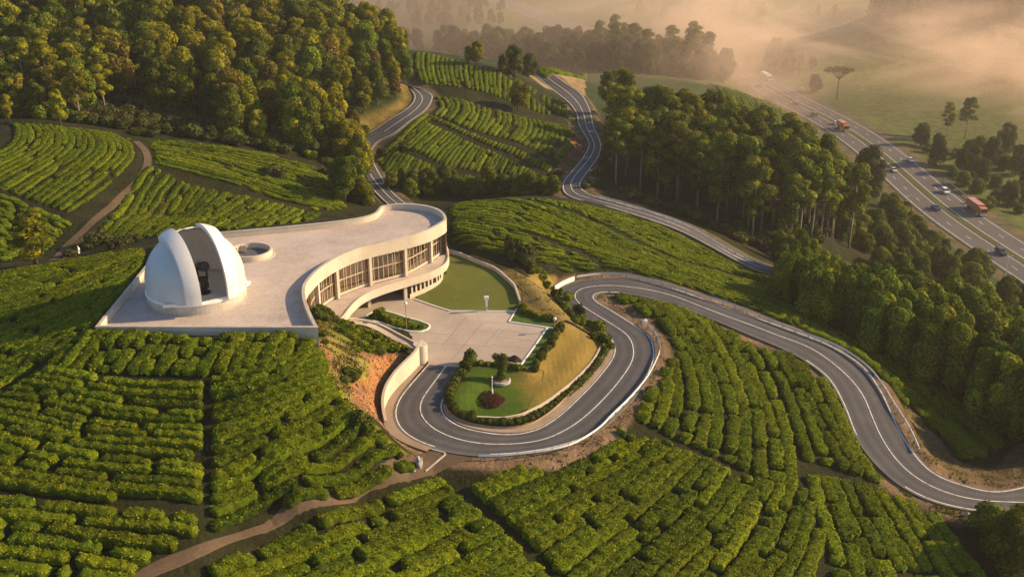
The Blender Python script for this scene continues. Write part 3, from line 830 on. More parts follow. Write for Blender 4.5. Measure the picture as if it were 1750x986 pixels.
# outline orientation: make it counter-clockwise and find the inward side
def area(P): 
    x, y = P[:, 0], P[:, 1]
    return 0.5*np.sum(x*np.roll(y, -1) - np.roll(x, -1)*y)
OUT = ROOF if area(ROOF) > 0 else ROOF[::-1]
def offs_closed(P, d):
    """parallel outline, d inward (counter-clockwise outline)"""
    n = len(P); Q = []
    for i in range(n):
        a, b, c = P[i-1][:2], P[i][:2], P[(i+1) % n][:2]
        t1 = (b-a)/(np.linalg.norm(b-a)+1e-9); t2 = (c-b)/(np.linalg.norm(c-b)+1e-9)
        n1 = np.array([-t1[1], t1[0]]); n2 = np.array([-t2[1], t2[0]])
        m = n1+n2; m /= np.linalg.norm(m)+1e-9
        k = d/max(0.45, float(np.dot(m, n1)))
        Q.append(np.r_[b + m*k, P[i][2]])
    return np.array(Q)
INN = offs_closed(OUT, 0.38)
# roof deck
m = MB(); m.add(*fill(INN - 0, Z_DECK)); part(m, 'roof_deck', MT['deck'], fix=False)
m = MB(); m.add(*fill(OUT, Z_FAS + 0.02)); part(m, 'ceiling', MT['cream'], fix=False)
# parapet wall with coping; deeper where the roof meets the hill
n = len(OUT)
isfac = np.zeros(n, bool)
df, _ = seg_dist(OUT[:, 0], OUT[:, 1], FAC)
isfac = df < 0.05
isfac &= ~((np.abs(OUT[:, 0]-FRONT_R[0]) < 0.05) & (np.abs(OUT[:, 1]-FRONT_R[1]) < 0.05))
low = np.where(isfac, Z_FAS, 6.2)
low = np.where(~isfac & (OUT[:, 0] > -45) & (OUT[:, 1] > 160), -1.5, low)
V = []
for arr, z in ((OUT, low), (OUT, np.full(n, Z_PAR)), (INN, np.full(n, Z_PAR)), (INN, np.full(n, Z_FAS))):
    V += [(p[0], p[1], q) for p, q in zip(arr, z)]
Fq = []
for i in range(n):
    j = (i+1) % n
    for k in range(3): Fq.append((k*n+i, k*n+j, (k+1)*n+j, (k+1)*n+i))
m = MB(); m.add(V, Fq); par = part(m, 'parapet', MT['cream'])
cop_o, cop_i = offs_closed(OUT, -0.05), offs_closed(OUT, 0.43)
m = MB(); V = []
for arr, z in ((cop_o, Z_PAR+0.004), (cop_o, Z_PAR+0.09), (cop_i, Z_PAR+0.09), (cop_i, Z_PAR+0.004)): V += [(p[0], p[1], z) for p in arr]
Fq = [(k*n+i, k*n+(i+1) % n, ((k+1) % 4)*n+(i+1) % n, ((k+1) % 4)*n+i) for i in range(n) for k in range(4)]
m.add(V, Fq); sub(m, 'coping', MT['concrete'], par)

# glass front of the upper floor
PX_GLASS = [(763,418),(760,425),(753,433),(742,442),(731,449),(720,455.5),(695,468.5),(664,477.5),(632,486),(605,495.5),(578,506.5),(560,517),(544,529),(537,537),(533,548)]
GLS = smooth(catmull([W(u, v, Z_FLOOR) for u, v in PX_GLASS], 0.45), 4)
# keep it inside the parapet line
inward = np.array([-1.0, 0.25])
def inward_of(P):
    T = np.gradient(P[:, :2], axis=0); T /= np.linalg.norm(T, axis=1)[:, None]
    Nn = np.stack([-T[:, 1], T[:, 0]], 1)
    c = P[:, :2] + Nn*2.0
    s = 1.0 if inpoly(c[:, 0], c[:, 1], ROOF).mean() > 0.5 else -1.0
    return Nn*s
NI = inward_of(GLS)
def inn(P, Nn, d, z=None):
    Q = P.copy(); Q[:, :2] += Nn*d
    if z is not None: Q[:, 2] = z
    return Q
ztop = Z_FAS - 0.02
m = MB(); m.strip(inn(GLS, NI, 0.0, Z_FLOOR+0.35), inn(GLS, NI, 0.0, ztop-0.1)); part(m, 'glazing', MT['glass'], fix=False)
m = MB()
for z0, z1 in ((Z_FLOOR+0.02, Z_FLOOR+0.36), (ztop-0.12, ztop), (Z_FLOOR+2.55, Z_FLOOR+2.67)):
    o0, o1, i0, i1 = inn(GLS, NI, -0.08, z0), inn(GLS, NI, -0.08, z1), inn(GLS, NI, 0.08, z0), inn(GLS, NI, 0.08, z1)
    m.strip(o0, o1); m.strip(o1, i1); m.strip(i1, i0); m.strip(i0, o0)
part(m, 'window_rail', MT['mullion'])
dl = np.r_[0, np.cumsum(np.linalg.norm(np.diff(GLS[:, :2], axis=0), axis=1))]
def along(P, Nn, s):
    i = min(np.searchsorted(dl, s), len(P)-1)
    t = P[min(i+1, len(P)-1), :2]-P[max(i-1, 0), :2]
    return P[i], math.atan2(t[1], t[0]), Nn[i]
cols = [np.argmin(np.linalg.norm(GLS[:, :2]-W(u, v, Z_FLOOR)[:2], axis=1)) for u, v in ((742,448),(691,469.5),(630,486),(576,507.5),(541,530))]
s = 0.35
while s < dl[-1]:
    p, a, nn = along(GLS, NI, s)
    if min(abs(s - dl[c]) for c in cols) > 0.35:
        m = MB(); m.box((p[0], p[1], Z_FLOOR+0.36), (0.07, 0.16, ztop-0.12-Z_FLOOR-0.36), a); part(m, 'mullion', MT['mullion'])
    s += 0.82
for c in cols:
    p, a, nn = along(GLS, NI, dl[c])
    m = MB(); m.box((p[0]-nn[0]*0.38, p[1]-nn[1]*0.38, Z_FLOOR), (0.5, 0.5, Z_FAS-Z_FLOOR), a); part(m, 'column', MT['cream'])
# interior of the upper floor
m = MB(); bk = inn(GLS, NI, 3.2); m.strip(inn(GLS, NI, 3.2, Z_FLOOR), inn(GLS, NI, 3.2, Z_FAS))
cur = inn(GLS, NI, 0.75 , Z_FLOOR)
part(m, 'inner_wall', MT['room'], fix=False)
m = MB(); wv = 0.75+0.12*np.sin(np.arange(len(GLS))*2.1)[:, None]
c0 = GLS.copy(); c0[:, :2] += NI*wv
half = len(c0)
for a0, b0 in ((int(half*.0), int(half*.12)), (int(half*.20), int(half*.24)), (int(half*.36), int(half*.44)), (int(half*.57), int(half*.97))):
    q0 = c0[a0:b0].copy(); q0[:, 2] = Z_FLOOR+0.05; q1 = q0.copy(); q1[:, 2] = ztop-0.15
    m.strip(q0, q1)
part(m, 'curtain', MT['room'], fix=False)
# balcony slab
PX_BALC = [(764,420),(767,428),(767.5,437),(766,443),(762,450),(752,457),(733,466),(711,472.5),(687,480),(668,485.5),(649,492),(632,499),(617,507.5),(605,518),(597,527),(589,538),(579,548)]
BAL = smooth(catmull([W(u, v, Z_FLOOR+0.05) for u, v in PX_BALC], 0.45), 3)
BALr = resample(BAL, len(GLS))
NBl = inward_of(BALr)
m = MB()
a = BALr.copy(); a[:, 2] = Z_FLOOR+0.05; b = a.copy(); b[:, 2] = Z_SOFFIT
ai = a.copy(); ai[:, :2] += NBl*0.25
ai_low = ai.copy(); ai_low[:, 2] = Z_FLOOR-0.16
m.strip(b, a); m.strip(a, ai); m.strip(ai, ai_low)
g = inn(GLS, NI, 3.2, Z_FLOOR-0.16)
mid = inn(GLS, NI, 0, Z_FLOOR-0.16)
part(m, 'balcony_edge', MT['cream'])
m = MB(); m.strip(ai_low, mid); m.strip(mid, g)
part(m, 'balcony_floor', MT['deck'], fix=False)
m = MB(); m.strip(b, inn(GLS, NI, 0, Z_SOFFIT)); m.strip(inn(GLS, NI, 0, Z_SOFFIT), inn(GLS, NI, 7.0, Z_SOFFIT)); part(m, 'soffit', MT['cream'], fix=False)
# lower floor: curved wall with windows, open carport with columns
PX_LOW = [(758,466),(757,474),(755.5,480),(749,487.5),(741,492),(733,496),(722,501.5),(712,505.5),(701,510)]
LOW = smooth(catmull([W(u, v, 0) for u, v in PX_LOW], 0.3), 3)
NL = inward_of(LOW)
dL = np.r_[0, np.cumsum(np.linalg.norm(np.diff(LOW[:, :2], axis=0), axis=1))]
m = MB()
def wall_band(P, Nn, z0, z1, th=0.3):
    m.strip(inn(P, Nn, 0, z0), inn(P, Nn, 0, z1)); m.strip(inn(P, Nn, th, z0), inn(P, Nn, th, z1))
    m.strip(inn(P, Nn, 0, z1), inn(P, Nn, th, z1)); m.strip(inn(P, Nn, 0, z0), inn(P, Nn, th, z0))
wall_band(LOW, NL, -0.2, 0.75); wall_band(LOW, NL, 2.35, Z_SOFFIT)
k0 = int(len(LOW)*0.34)
wall_band(LOW[:k0], NL[:k0], 0.75, 2.35)
lw = part(m, 'lower_wall', MT['cream'])
s = dL[k0]; w = 0.0
wins = []
while s < dL[-1]-0.3:
    i = int(np.searchsorted(dL, s)); p = LOW[i]; t = LOW[min(i+1, len(LOW)-1), :2]-LOW[i-1, :2]; a = math.atan2(t[1], t[0])
    m = MB(); m.box((p[0]+NL[i][0]*0.12, p[1]+NL[i][1]*0.12, 0.75), (0.34, 0.26, 1.6), a); part(m, 'pier', MT['cream'])
    s += 1.05
m = MB(); Q = inn(LOW[k0:], NL[k0:], 0.2); m.strip(inn(LOW[k0:], NL[k0:], 0.2, 0.75), inn(LOW[k0:], NL[k0:], 0.2, 2.35)); part(m, 'lower_window', MT['carglass'], fix=False)
# recess back and side
rec = inn(GLS, NI, 6.2)
m = MB(); m.strip(inn(GLS, NI, 6.2, -0.2), inn(GLS, NI, 6.2, Z_SOFFIT)); part(m, 'carport_wall', MT['room'], fix=False)
e = LOW[-1]; en = NL[-1]
m = MB(); m.add([(e[0], e[1], -0.1), (e[0]+en[0]*8, e[1]+en[1]*8, -0.1), (e[0]+en[0]*8, e[1]+en[1]*8, Z_SOFFIT), (e[0], e[1], Z_SOFFIT)], [(0,1,2,3)]); part(m, 'carport_side_wall', MT['darkroom'], fix=False)
for u, v in ((693,511.5),(631,524.5)):
    p = W(u, v, 0); m = MB(); m.box((p[0], p[1], -0.05), (0.55, 0.55, Z_SOFFIT+0.05), 0.5); part(m, 'lower_column', MT['cream'])
# end of the balcony: curved cheek wall going down into the bank
pe = BALr[-1]
m = MB()
ck = catmull([W(579,547,4.3), W(583,549,4.3), W(588,545,4.3), W(591,541,4.3)], 0.3)
m.strip(ck, up(ck, -2.5)); m.strip(offset(ck, 0.25), up(offset(ck, 0.25), -2.5)); m.strip(ck, offset(ck, 0.25))
part(m, 'balcony_cheek', MT['cream'])

# ------------------------------------------------------------------ skylight ring on the roof
c = W(428, 426, Z_PAR)
sk = thing('skylight', 'round concrete skylight kerb with dark glass sunk in the roof behind the dome', 'skylight', (c[0], c[1], Z_DECK))
m = MB(); m.lathe([(3.45,0),(3.45,0.98),(3.1,0.98),(3.1,0.03)], n=56); m.obj('kerb_ring', MT['cream'], sk)
m = MB(); m.lathe([(0.001,0.06),(3.09,0.06)], n=48); m.obj('pane', MT['shed'], sk, fix=False)
m = MB(); m.add([(-2.4,1.6,0.07),(-0.9,0.8,0.07),(-0.9,0.8,1.25),(-2.0,1.4,1.05),(-2.4,1.6,0.6)], [(0,1,2,3,4)]); m.add([(-2.44,1.68,0.07),(-0.94,0.88,0.07),(-0.94,0.88,1.25),(-2.04,1.48,1.05),(-2.44,1.68,0.6)], [(4,3,2,1,0)])
m.obj('fin', MT['cream'], sk)
m = MB(); m.lathe([(3.9,0.0),(3.86,0.05),(3.5,0.05)], n=56); m.obj('apron', MT['concrete'], sk)

# ------------------------------------------------------------------ dome
c = W(338, 507, Z_DECK)
DR = 7.05
dome = thing('observatory_dome', 'white observatory dome with open slit standing on a concrete ring on the roof', 'observatory dome', (c[0], c[1], Z_DECK))
m = MB(); m.lathe([(7.1,0),(7.1,1.45),(6.75,1.45),(6.75,0.0)], n=72); m.obj('base_ring', MT['concrete'], dome)
m = MB(); m.lathe([(7.32,0),(7.3,0.06),(7.1,0.06)], n=72); m.obj('ring_apron', MT['concrete'], dome)
m = MB(); m.lathe([(0.001,1.3),(6.74,1.3)], n=64); m.obj('inner_floor', MT['inside'], dome, fix=False)
rz = math.atan2(-1.0, 0.0) + R_(36)       # slit faces the viewer and a little to the right
dirv = np.array([math.cos(rz), math.sin(rz)]); side = np.array([-math.sin(rz), math.cos(rz)])
SH, SC0 = 1.95, 3.1      # half slit, springing height
def dome_pt(x, th, R):
    """x across the slit, th angle from the slit's horizon over the top"""
    r = math.sqrt(max(R*R-x*x, 0))
    f, z = r*math.cos(th), r*math.sin(th)
    z = z*1.02 + SC0
    return (dirv[0]*f+side[0]*x, dirv[1]*f+side[1]*x, z)
# shell: sphere grid without the slit, and the short drum below
def shell(R, name, mat, sm=True):
    m = MB()
    nphi, nth = 96, 26
    P = {}
    Vv = []; Fv = []
    for j in range(nth+1):
        el = (math.pi/2)*j/nth
        for i in range(nphi):
            ph = 2*math.pi*i/nphi
            f, x, z = R*math.cos(el)*math.cos(ph), R*math.cos(el)*math.sin(ph), R*math.sin(el)
            Vv.append((f, x, z))
    for i in range(nphi): Vv.append((R*math.cos(2*math.pi*i/nphi), R*math.sin(2*math.pi*i/nphi), -(SC0-1.62)/1.02))
    def idx(j, i): return (j*nphi + i % nphi)
    for i in range(nphi): Fv.append(((nth+1)*nphi+i, (nth+1)*nphi+(i+1) % nphi, idx(0, i+1), idx(0, i)))
    for j in range(nth):
        for i in range(nphi): Fv.append((idx(j, i), idx(j, i+1), idx(j+1, i+1), idx(j+1, i)))
    bm = bmesh.new()
    vs = [bm.verts.new(v) for v in Vv]
    for f in Fv:
        try: bm.faces.new([vs[k] for k in f])
        except ValueError: pass
    bmesh.ops.remove_doubles(bm, verts=bm.verts, dist=1e-4)
    # cut the slit out along two parallel planes and a cross plane
    for co, no in (((0, SH, 0), (0, 1, 0)), ((0, -SH, 0), (0, 1, 0)), ((-1.6, 0, 0), (1, 0, 0))):
        bmesh.ops.bisect_plane(bm, geom=bm.verts[:]+bm.edges[:]+bm.faces[:], plane_co=co, plane_no=no)
    kill = [f for f in bm.faces if abs(f.calc_center_median().y) < SH-1e-3 and f.calc_center_median().x > -1.6]
    bmesh.ops.delete(bm, geom=kill, context='FACES')
    bmesh.ops.recalc_face_normals(bm, faces=bm.faces)
    for v in bm.verts:
        f, x, z = v.co
        v.co = (dirv[0]*f+side[0]*x, dirv[1]*f+side[1]*x, z*1.02+SC0)
    for f in bm.faces: f.smooth = sm
    me = bpy.data.meshes.new(name); bm.to_mesh(me); bm.free(); me.materials.append(mat)
    return me
shell_o = link('dome_shell', shell(DR, 'dome_shell', MT['dome']), dome)
link('inner_lining', shell(DR-0.14, 'inner_lining', MT['inside']), dome)
m = MB(); m.lathe([(7.16,1.455),(7.2,1.5),(7.2,1.75),(7.08,1.82),(7.0,1.82),(7.0,1.455)], n=96); m.obj('drive_rim', MT['shutter'], dome)
# two curved shutter halves slid to the sides of the slit
def shutter(x0, x1, th0, th1):
    m = MB(); nt_, nx_ = 40, 6
    R0, R1 = DR+0.08, DR+0.72
    lay = []
    for R in (R1, R0):
        rows = []
        for i in range(nt_+1):
            th = th0 + (th1-th0)*i/nt_
            rows.append([dome_pt(x0+(x1-x0)*k/nx_, th, R) if th >= 0 else None for k in range(nx_+1)])
        lay.append(rows)
    V = []; F_ = []
    off = []
    for rows in lay:
        off.append(len(V))
        for r in rows: V += r
    w = nx_+1
    for L in (0, 1):
        for i in range(nt_):
            for k in range(nx_):
                a = off[L]+i*w+k; F_.append((a, a+1, a+w+1, a+w))
    for i in range(nt_):
        for k in (0, nx_):
            a = off[0]+i*w+k; b = off[1]+i*w+k; F_.append((a, a+w, b+w, b))
    for k in range(nx_):
        for i in (0, nt_):
            a = off[0]+i*w+k; b = off[1]+i*w+k; F_.append((a, a+1, b+1, b))
    # straight skirt at the foot
    base = [dome_pt(x0+(x1-x0)*k/nx_, 0.0, R1) for k in range(w)]
    basei = [dome_pt(x0+(x1-x0)*k/nx_, 0.0, R0) for k in range(w)]
    m.add(V, F_)
    zz = 1.72
    fo = [(p[0], p[1], zz) for p in base]; fi = [(p[0], p[1], zz) for p in basei]
    m.strip(base, fo); m.strip(basei, fi); m.strip(fo, fi)
    for k in (0, nx_): m.add([base[k], fo[k], fi[k], basei[k]], [(0,1,2,3)])
    bmx = m.obj('shutter', MT['shutter'], dome)
    for p in bmx.data.polygons: p.use_smooth = False
    return bmx
sR = shutter(SH, SH+1.9, 0.0, R_(112))
sL = shutter(-SH-1.9, -SH, 0.0, R_(112))
# slit frame rails
for x in (-SH, SH):
    m = MB(); m.tube([dome_pt(x, R_(a), DR+0.06) for a in range(0, 112, 6)], 0.09, 6); m.obj('slit_rail', MT['greymetal'], dome, True)
m = MB(); m.tube([dome_pt(x, R_(100), DR+0.12) for x in np.linspace(-SH-1.2, SH+1.2, 9)], 0.13, 6); m.obj('cross_rail', MT['shutter'], dome, True)
m = MB()
p0, p1 = np.array(dome_pt(-SH, 0, DR)), np.array(dome_pt(SH, 0, DR))
mid = (p0+p1)/2; m.box((mid[0], mid[1], 1.6), (3.9, 0.22, 0.36), math.atan2(side[1], side[0])); m.obj('sill', MT['shutter'], dome)
a_ = np.array(dome_pt(-SH-3.6, 0.0, DR+0.2))
m = MB(); m.box((a_[0]*1.0, a_[1]*1.0, 1.5), (1.9, 0.5, 0.4), rz-R_(90)-R_(28)); m.obj('motor_box', MT['shutter'], dome)
a_ = np.array(dome_pt(SH+4.4, 0.0, DR+0.25))
m = MB(); m.box((a_[0], a_[1], 1.5), (1.3, 0.5, 0.45), rz+R_(90)+R_(38)); m.obj('motor_box', MT['shutter'], dome)

# telescope under the dome
tp = np.array([c[0], c[1]]) + np.array([1.55, -1.5])
tel = thing('telescope', 'black telescope on its pier inside the open dome', 'telescope', (tp[0], tp[1], Z_DECK+1.3), rz-0.5)
tel.scale = (1.25, 1.25, 1.25)
m = MB(); m.lathe([(0.75,0),(0.75,0.12),(0.42,0.3),(0.34,1.5),(0.42,1.7),(0.001,1.72)], n=20); m.obj('pier', MT['black'], tel)
m = MB(); m.box((0.1,0,1.6), (0.9,1.1,0.35)); m.box((0.1,0.52,1.7),(0.55,0.2,1.5), 0, 0.8); m.box((0.1,-0.52,1.7),(0.55,0.2,1.5), 0, 0.8); m.obj('fork', MT['black'], tel)
ax = Vector((0.80, 0.42, 0.30)).normalized()
cen = Vector((0.15, 0.0, 3.35))
m = MB(); m.tube([cen-ax*1.15, cen-ax*1.1, cen+ax*0.9, cen+ax*0.92, cen+ax*1.35], [0.30,0.46,0.46,0.56,0.56], 20); tb = m.obj('tube', MT['black'], tel, True)
m = MB(); m.tube([cen+ax*1.352, cen+ax*1.36], [0.5,0.44], 20); m.obj('front_lens', MT['black'], tb)
m = MB(); m.tube([cen+Vector((0,-0.2,0.62))-ax*0.8, cen+Vector((0,-0.2,0.62))+ax*0.5], 0.13, 10); m.obj('finder_scope', MT['greymetal'], tel)
m = MB(); m.tube([cen+Vector((0.2,0.3,-0.25)), cen+Vector((0.4,2.6,-0.35))], [0.05,0.035], 8); m.obj('counterweight_bar', MT['greymetal'], tel)
m = MB(); m.box((0.55,0.35,0.9),(0.5,0.6,0.7), 0.4); m.tube([(0.4,0.2,1.6),(0.9,0.55,1.45),(1.0,0.6,1.1)], 0.09, 8); m.obj('control_box', MT['black'], tel)
# ------------------------------------------------------------------ forecourt and garden
def WL(pts, z=0.0): return [W(u, v, z) for u, v in pts]
COURT = WL([(590,549),(612,540),(640,530),(665,519),(690,508),(701,511),(709,512.5),(740,523),(769,532),(825,532.3),(881,532.5),(876,541),(870,550.5),(903,555.5),(936,560.3),(914,592),(891,623.5),(868,620),(830,619),(810,624),(795,628),(762,626),(733,622.5),(728,608),(717.5,592),(700,580),(672,567),(640,558)], 0.02)
# widen it under the building
COURT2 = [W(588,552,0.02)] + [W(560,520,0.02), W(600,495,0.02), W(650,478,0.02), W(700,470,0.02), W(712,500,0.02)] + COURT[6:]
struct(sheet('forecourt', COURT2, MT['court'], flat=0.02, res=2.0), 'pale paved forecourt and parking bays before the curved building', 'forecourt')
LAWN = WL([(709,511),(720,503),(735,497),(745,490),(752,484),(757,474),(762,455),(766,433),(785,437.5),(810,448),(840,460),(853,468),(863,477),(873,486),(880,494),(884,505),(888,519),(881,531.4),(825,531.2),(769,530.8),(740,522)], 0.06)
struct(sheet('lawn', LAWN, MT['lawn'], flat=0.06, res=2.0), 'rounded mown lawn beside the curved building', 'lawn')
def kerb_line(pts, name, label, cat, h, wdt, mat, z=0.0, ground=False, closed=False):
    P = np.array(pts, float)
    if ground: P[:, 2] = H(P[:, 0], P[:, 1])
    if closed: P = np.vstack([P, P[:1]])
    m = MB(); a, b = offset(P, -wdt/2), offset(P, wdt/2)
    m.strip(up(a, -0.4), up(a, h)); m.strip(up(a, h), up(b, h)); m.strip(up(b, h), up(b, -0.4))
    m.add([tuple(up(a,-0.4)[0]),tuple(up(a,h)[0]),tuple(up(b,h)[0]),tuple(up(b,-0.4)[0])],[(0,1,2,3)])
    m.add([tuple(up(a,-0.4)[-1]),tuple(up(a,h)[-1]),tuple(up(b,h)[-1]),tuple(up(b,-0.4)[-1])],[(3,2,1,0)])
    return tag(m.obj(name, mat), label, cat)
# low wall round the lawn
LW = catmull(WL([(766,432),(785,437.5),(810,448),(840,460),(853,468),(863,477),(873,486),(880,494),(884,505),(889,520)]), 0.6)
kerb_line(LW, 'garden_wall', 'low pale wall curving round the far side of the mown lawn', 'wall', 0.75, 0.35, MT['concrete'])
struct(kerb_line(catmull(WL([(709,512),(740,522.7),(769,532)]), 0.8), 'kerb', 'pale kerb between lawn and forecourt', 'kerb', 0.16, 0.22, MT['white']), None, None)
struct(kerb_line(WL([(769,532),(825,532.2),(881,532.4)]), 'kerb', 'straight white kerb along the near side of the lawn', 'kerb', 0.14, 0.2, MT['white']), None, None)
struct(kerb_line(WL([(889,520),(881,532.5),(870,550.5)]), 'kerb', 'white kerb beside the parking corner', 'kerb', 0.16, 0.22, MT['white']), None, None)
struct(kerb_line(WL([(870,550.5),(903,555.5),(936,560.3),(945,560.8)]), 'kerb', 'white kerb behind the parking bays', 'kerb', 0.16, 0.22, MT['white']), None, None)
struct(kerb_line(WL([(936,560.3),(914,592),(891,623.5)]), 'kerb', 'white kerb along the hedge side of the parking bays', 'kerb', 0.16, 0.24, MT['white']), None, None)
struct(kerb_line(WL([(891,623.5),(868,620),(845,619)]), 'kerb', 'pale kerb between parking bays and round garden', 'kerb', 0.14, 0.22, MT['concrete']), None, None)
# hedge bed and slopes
struct(sheet('hedge_bed', WL([(888,521),(903,535),(950,548),(944,560),(936,560),(903,555),(871,550)], 0.08), MT['freshlawn'], flat=0.08, res=1.5), 'dark green bed behind the parking bays', 'flower bed')
struct(sheet('hedge_bed', WL([(937,561),(953,562),(940,580),(918,622),(900,632),(893,624),(915,592)], 0.08), MT['freshlawn'], flat=0.08, res=1.5), 'dark green strip beside the parking bays', 'flower bed')
m = MB()
def jl(a, b, w=0.06):
    A, B = W(*a, 0.026), W(*b, 0.026)
    d = (B-A)[:2]; d /= np.linalg.norm(d); nrm = np.array([-d[1], d[0], 0])*w
    m.strip([A-nrm, B-nrm], [A+nrm, B+nrm])
for a, b in (((797,541),(768,577)),((768,577),(755,592)),((825,551),(776,610)),((776,610),(764,624)),((855,560),(827,590)),((850,575),(862,562)),((858,565),(922,571)),((849,576),(918,583)),((838,589),(908,596)),((735,569),(800,574)),((820,549),(860,553)),((720,585),(840,592))):
    jl(a, b)
struct(m.obj('paving_joint', MT['joint'], fix=False), 'dark joints and bay lines in the forecourt paving', 'paving joint')
# planter island
PI_ = WL([(619,546),(632,537),(643,531.5),(655,531),(675,536.5),(693,543),(712,547.5),(724,551.5),(733,555),(735,559),(730,564),(719,567.5),(706,567.5),(695,566),(675,560.5),(653,553),(635,548)], 0.0)
PI_ = resample(np.vstack([PI_, PI_[:1]]), 60)
struct(kerb_line(PI_[:-1], 'planter_kerb', 'pale kerb round the teardrop planter', 'kerb', 0.17, 0.24, MT['white'], closed=True), None, None)
struct(sheet('planter_bed', PI_[:-1] + [0,0,0.1], MT['freshlawn'], flat=0.1, res=1.0), 'green bed of the teardrop planter', 'flower bed')
# ramp to the balcony with its wall
RW_ = catmull([W(589,543,3.2), W(612,545,2.5), W(640,551,1.7), W(660,559.5,1.2), W(677,568.5,0.9), W(697,579,0.75), W(716,589,0.6)], 0.6)
RO_ = catmull([W(588,553,2.4), W(612,556.5,1.7), W(645,567,0.9), W(667,579,0.5), W(688,590,0.2), W(700,594,0.1), W(712,598,0.05)], 0.6)
RW_, RO_ = resample(RW_, 40), resample(RO_, 40)
lowz = np.linspace(2.35, 0.03, 40)
a = RW_.copy(); a[:, 2] = np.minimum(lowz, RW_[:, 2]-0.3); b = RO_.copy(); b[:, 2] = a[:, 2]
m = MB(); m.strip(a, b); m.strip(b, up(b, -1.0)); struct(m.obj('ramp', MT['court'], fix=False), 'curved paved ramp rising from forecourt to balcony', 'ramp')
m = MB(); o2 = offset(RW_, 0.28); 
bot = RW_.copy(); bot[:, 2] = -0.2; bo2 = o2.copy(); bo2[:, 2] = -0.2
m.strip(RW_, o2); m.strip(bot, RW_); m.strip(o2, bo2); m.add([tuple(bot[-1]), tuple(RW_[-1]), tuple(o2[-1]), tuple(bo2[-1])], [(0,1,2,3)])
tag(m.obj('ramp_wall', MT['cream']), 'low curved wall along the ramp beside the teardrop planter', 'wall')
# retaining wall
bt = [(724,610),(714,629),(701,643),(688,656),(676,669),(664,685),(658,700),(658,712),(662,724)]
hh = [2.9,3.0,3.0,3.0,2.9,2.6,2.1,1.5,0.6]
Pb = catmull([np.r_[W(u, v, -0.1 - 0.14*i)[:2], W(u, v, -0.1-0.14*i)[2], h] for i, ((u, v), h) in enumerate(zip(bt, hh))], 0.5)
wl = Pb[:, :3]; th = Pb[:, 3]
sgn = 1.0 if offset(wl, 0.4)[0, 0] < wl[0, 0] else -1.0
tp_ = wl.copy(); tp_[:, 2] += th; bk_ = offset(tp_, 0.4*sgn); bb_ = bk_.copy(); bb_[:, 2] = wl[:, 2]-0.5
m = MB(); m.strip(up(wl, -0.6), tp_); m.strip(tp_, bk_); m.strip(bk_, bb_)
m.add([tuple(up(wl,-0.6)[-1]), tuple(tp_[-1]), tuple(bk_[-1]), tuple(bb_[-1])], [(0,1,2,3)])
rw = thing('retaining_wall', 'cream concrete retaining wall holding the red bank above the lower bend', 'wall', (wl[0][0], wl[0][1], 0))
def cpart(mb, name, mat, root, sm=False, fix=True):
    o = mb.obj(name, mat, root, sm, fix); o.location = -root.location; return o
cpart(m, 'wall', MT['cream'], rw)
p = W(720, 617, 0)
m = MB(); m.lathe([(1.05,-0.2),(1.05,2.75),(0.001,2.75)], c=(p[0]-0.1,p[1]+0.3,0), n=28); cpart(m, 'end_pillar', MT['cream'], rw)
# soil backfill between wall top and bank
# curb at the track mouth and boulder
cv_ = GL([(724,763),(742,770),(761,776),(752,785),(738,797),(727,806)])
kerb_line(catmull(cv_, 0.4), 'drain_kerb', 'broken pale kerb at the mouth of the dirt track', 'kerb', 0.2, 0.2, MT['concrete'], ground=True)
def rock_mesh(name, r, seed, flat=0.7, mat=None):
    rg = np.random.default_rng(seed)
    bm = bmesh.new(); bmesh.ops.create_icosphere(bm, subdivisions=3, radius=1)
    A = rg.normal(size=(6, 3))
    for v in bm.verts:
        d = np.array(v.co)
        k = 1 + sum(0.10*math.sin(3*np.dot(a, d)+i) for i, a in enumerate(A))
        for a in A[:4]:
            a = a/np.linalg.norm(a); q = np.dot(a, d*k)
            if q > 0.78: k *= 0.78/q
        v.co = Vector((d[0]*k*r[0], d[1]*k*r[1], d[2]*k*r[2]))
    me = bpy.data.meshes.new(name); bm.to_mesh(me); bm.free(); me.materials.append(mat or MT['stone'])
    return me
p = G(717, 797); o = link('boulder', rock_mesh('boulder', (0.55,0.5,0.95), 3), loc=(p[0], p[1], p[2]+0.5)); tag(o, 'tall grey boulder beside the tea at the dirt track mouth', 'rock')
p = G(706, 806); o = link('boulder', rock_mesh('boulder', (0.3,0.28,0.3), 5), loc=(p[0], p[1], p[2]+0.15)); tag(o, 'small pale stone lying beside the dirt track boulder', 'rock')
p = G(483, 922); o = link('boulder', rock_mesh('boulder', (0.75,0.3,0.16), 6), loc=(p[0], p[1], p[2]+0.12)); o.rotation_euler = (0, 0, 0.5); tag(o, 'long pale slab lying on the tea edge by the dirt track', 'rock')
p = G(1651, 881); o = link('boulder', rock_mesh('boulder', (0.4,0.4,0.45), 8), loc=(p[0], p[1], p[2]+0.2)); tag(o, 'pale stone on the bare verge below the right road exit', 'rock')

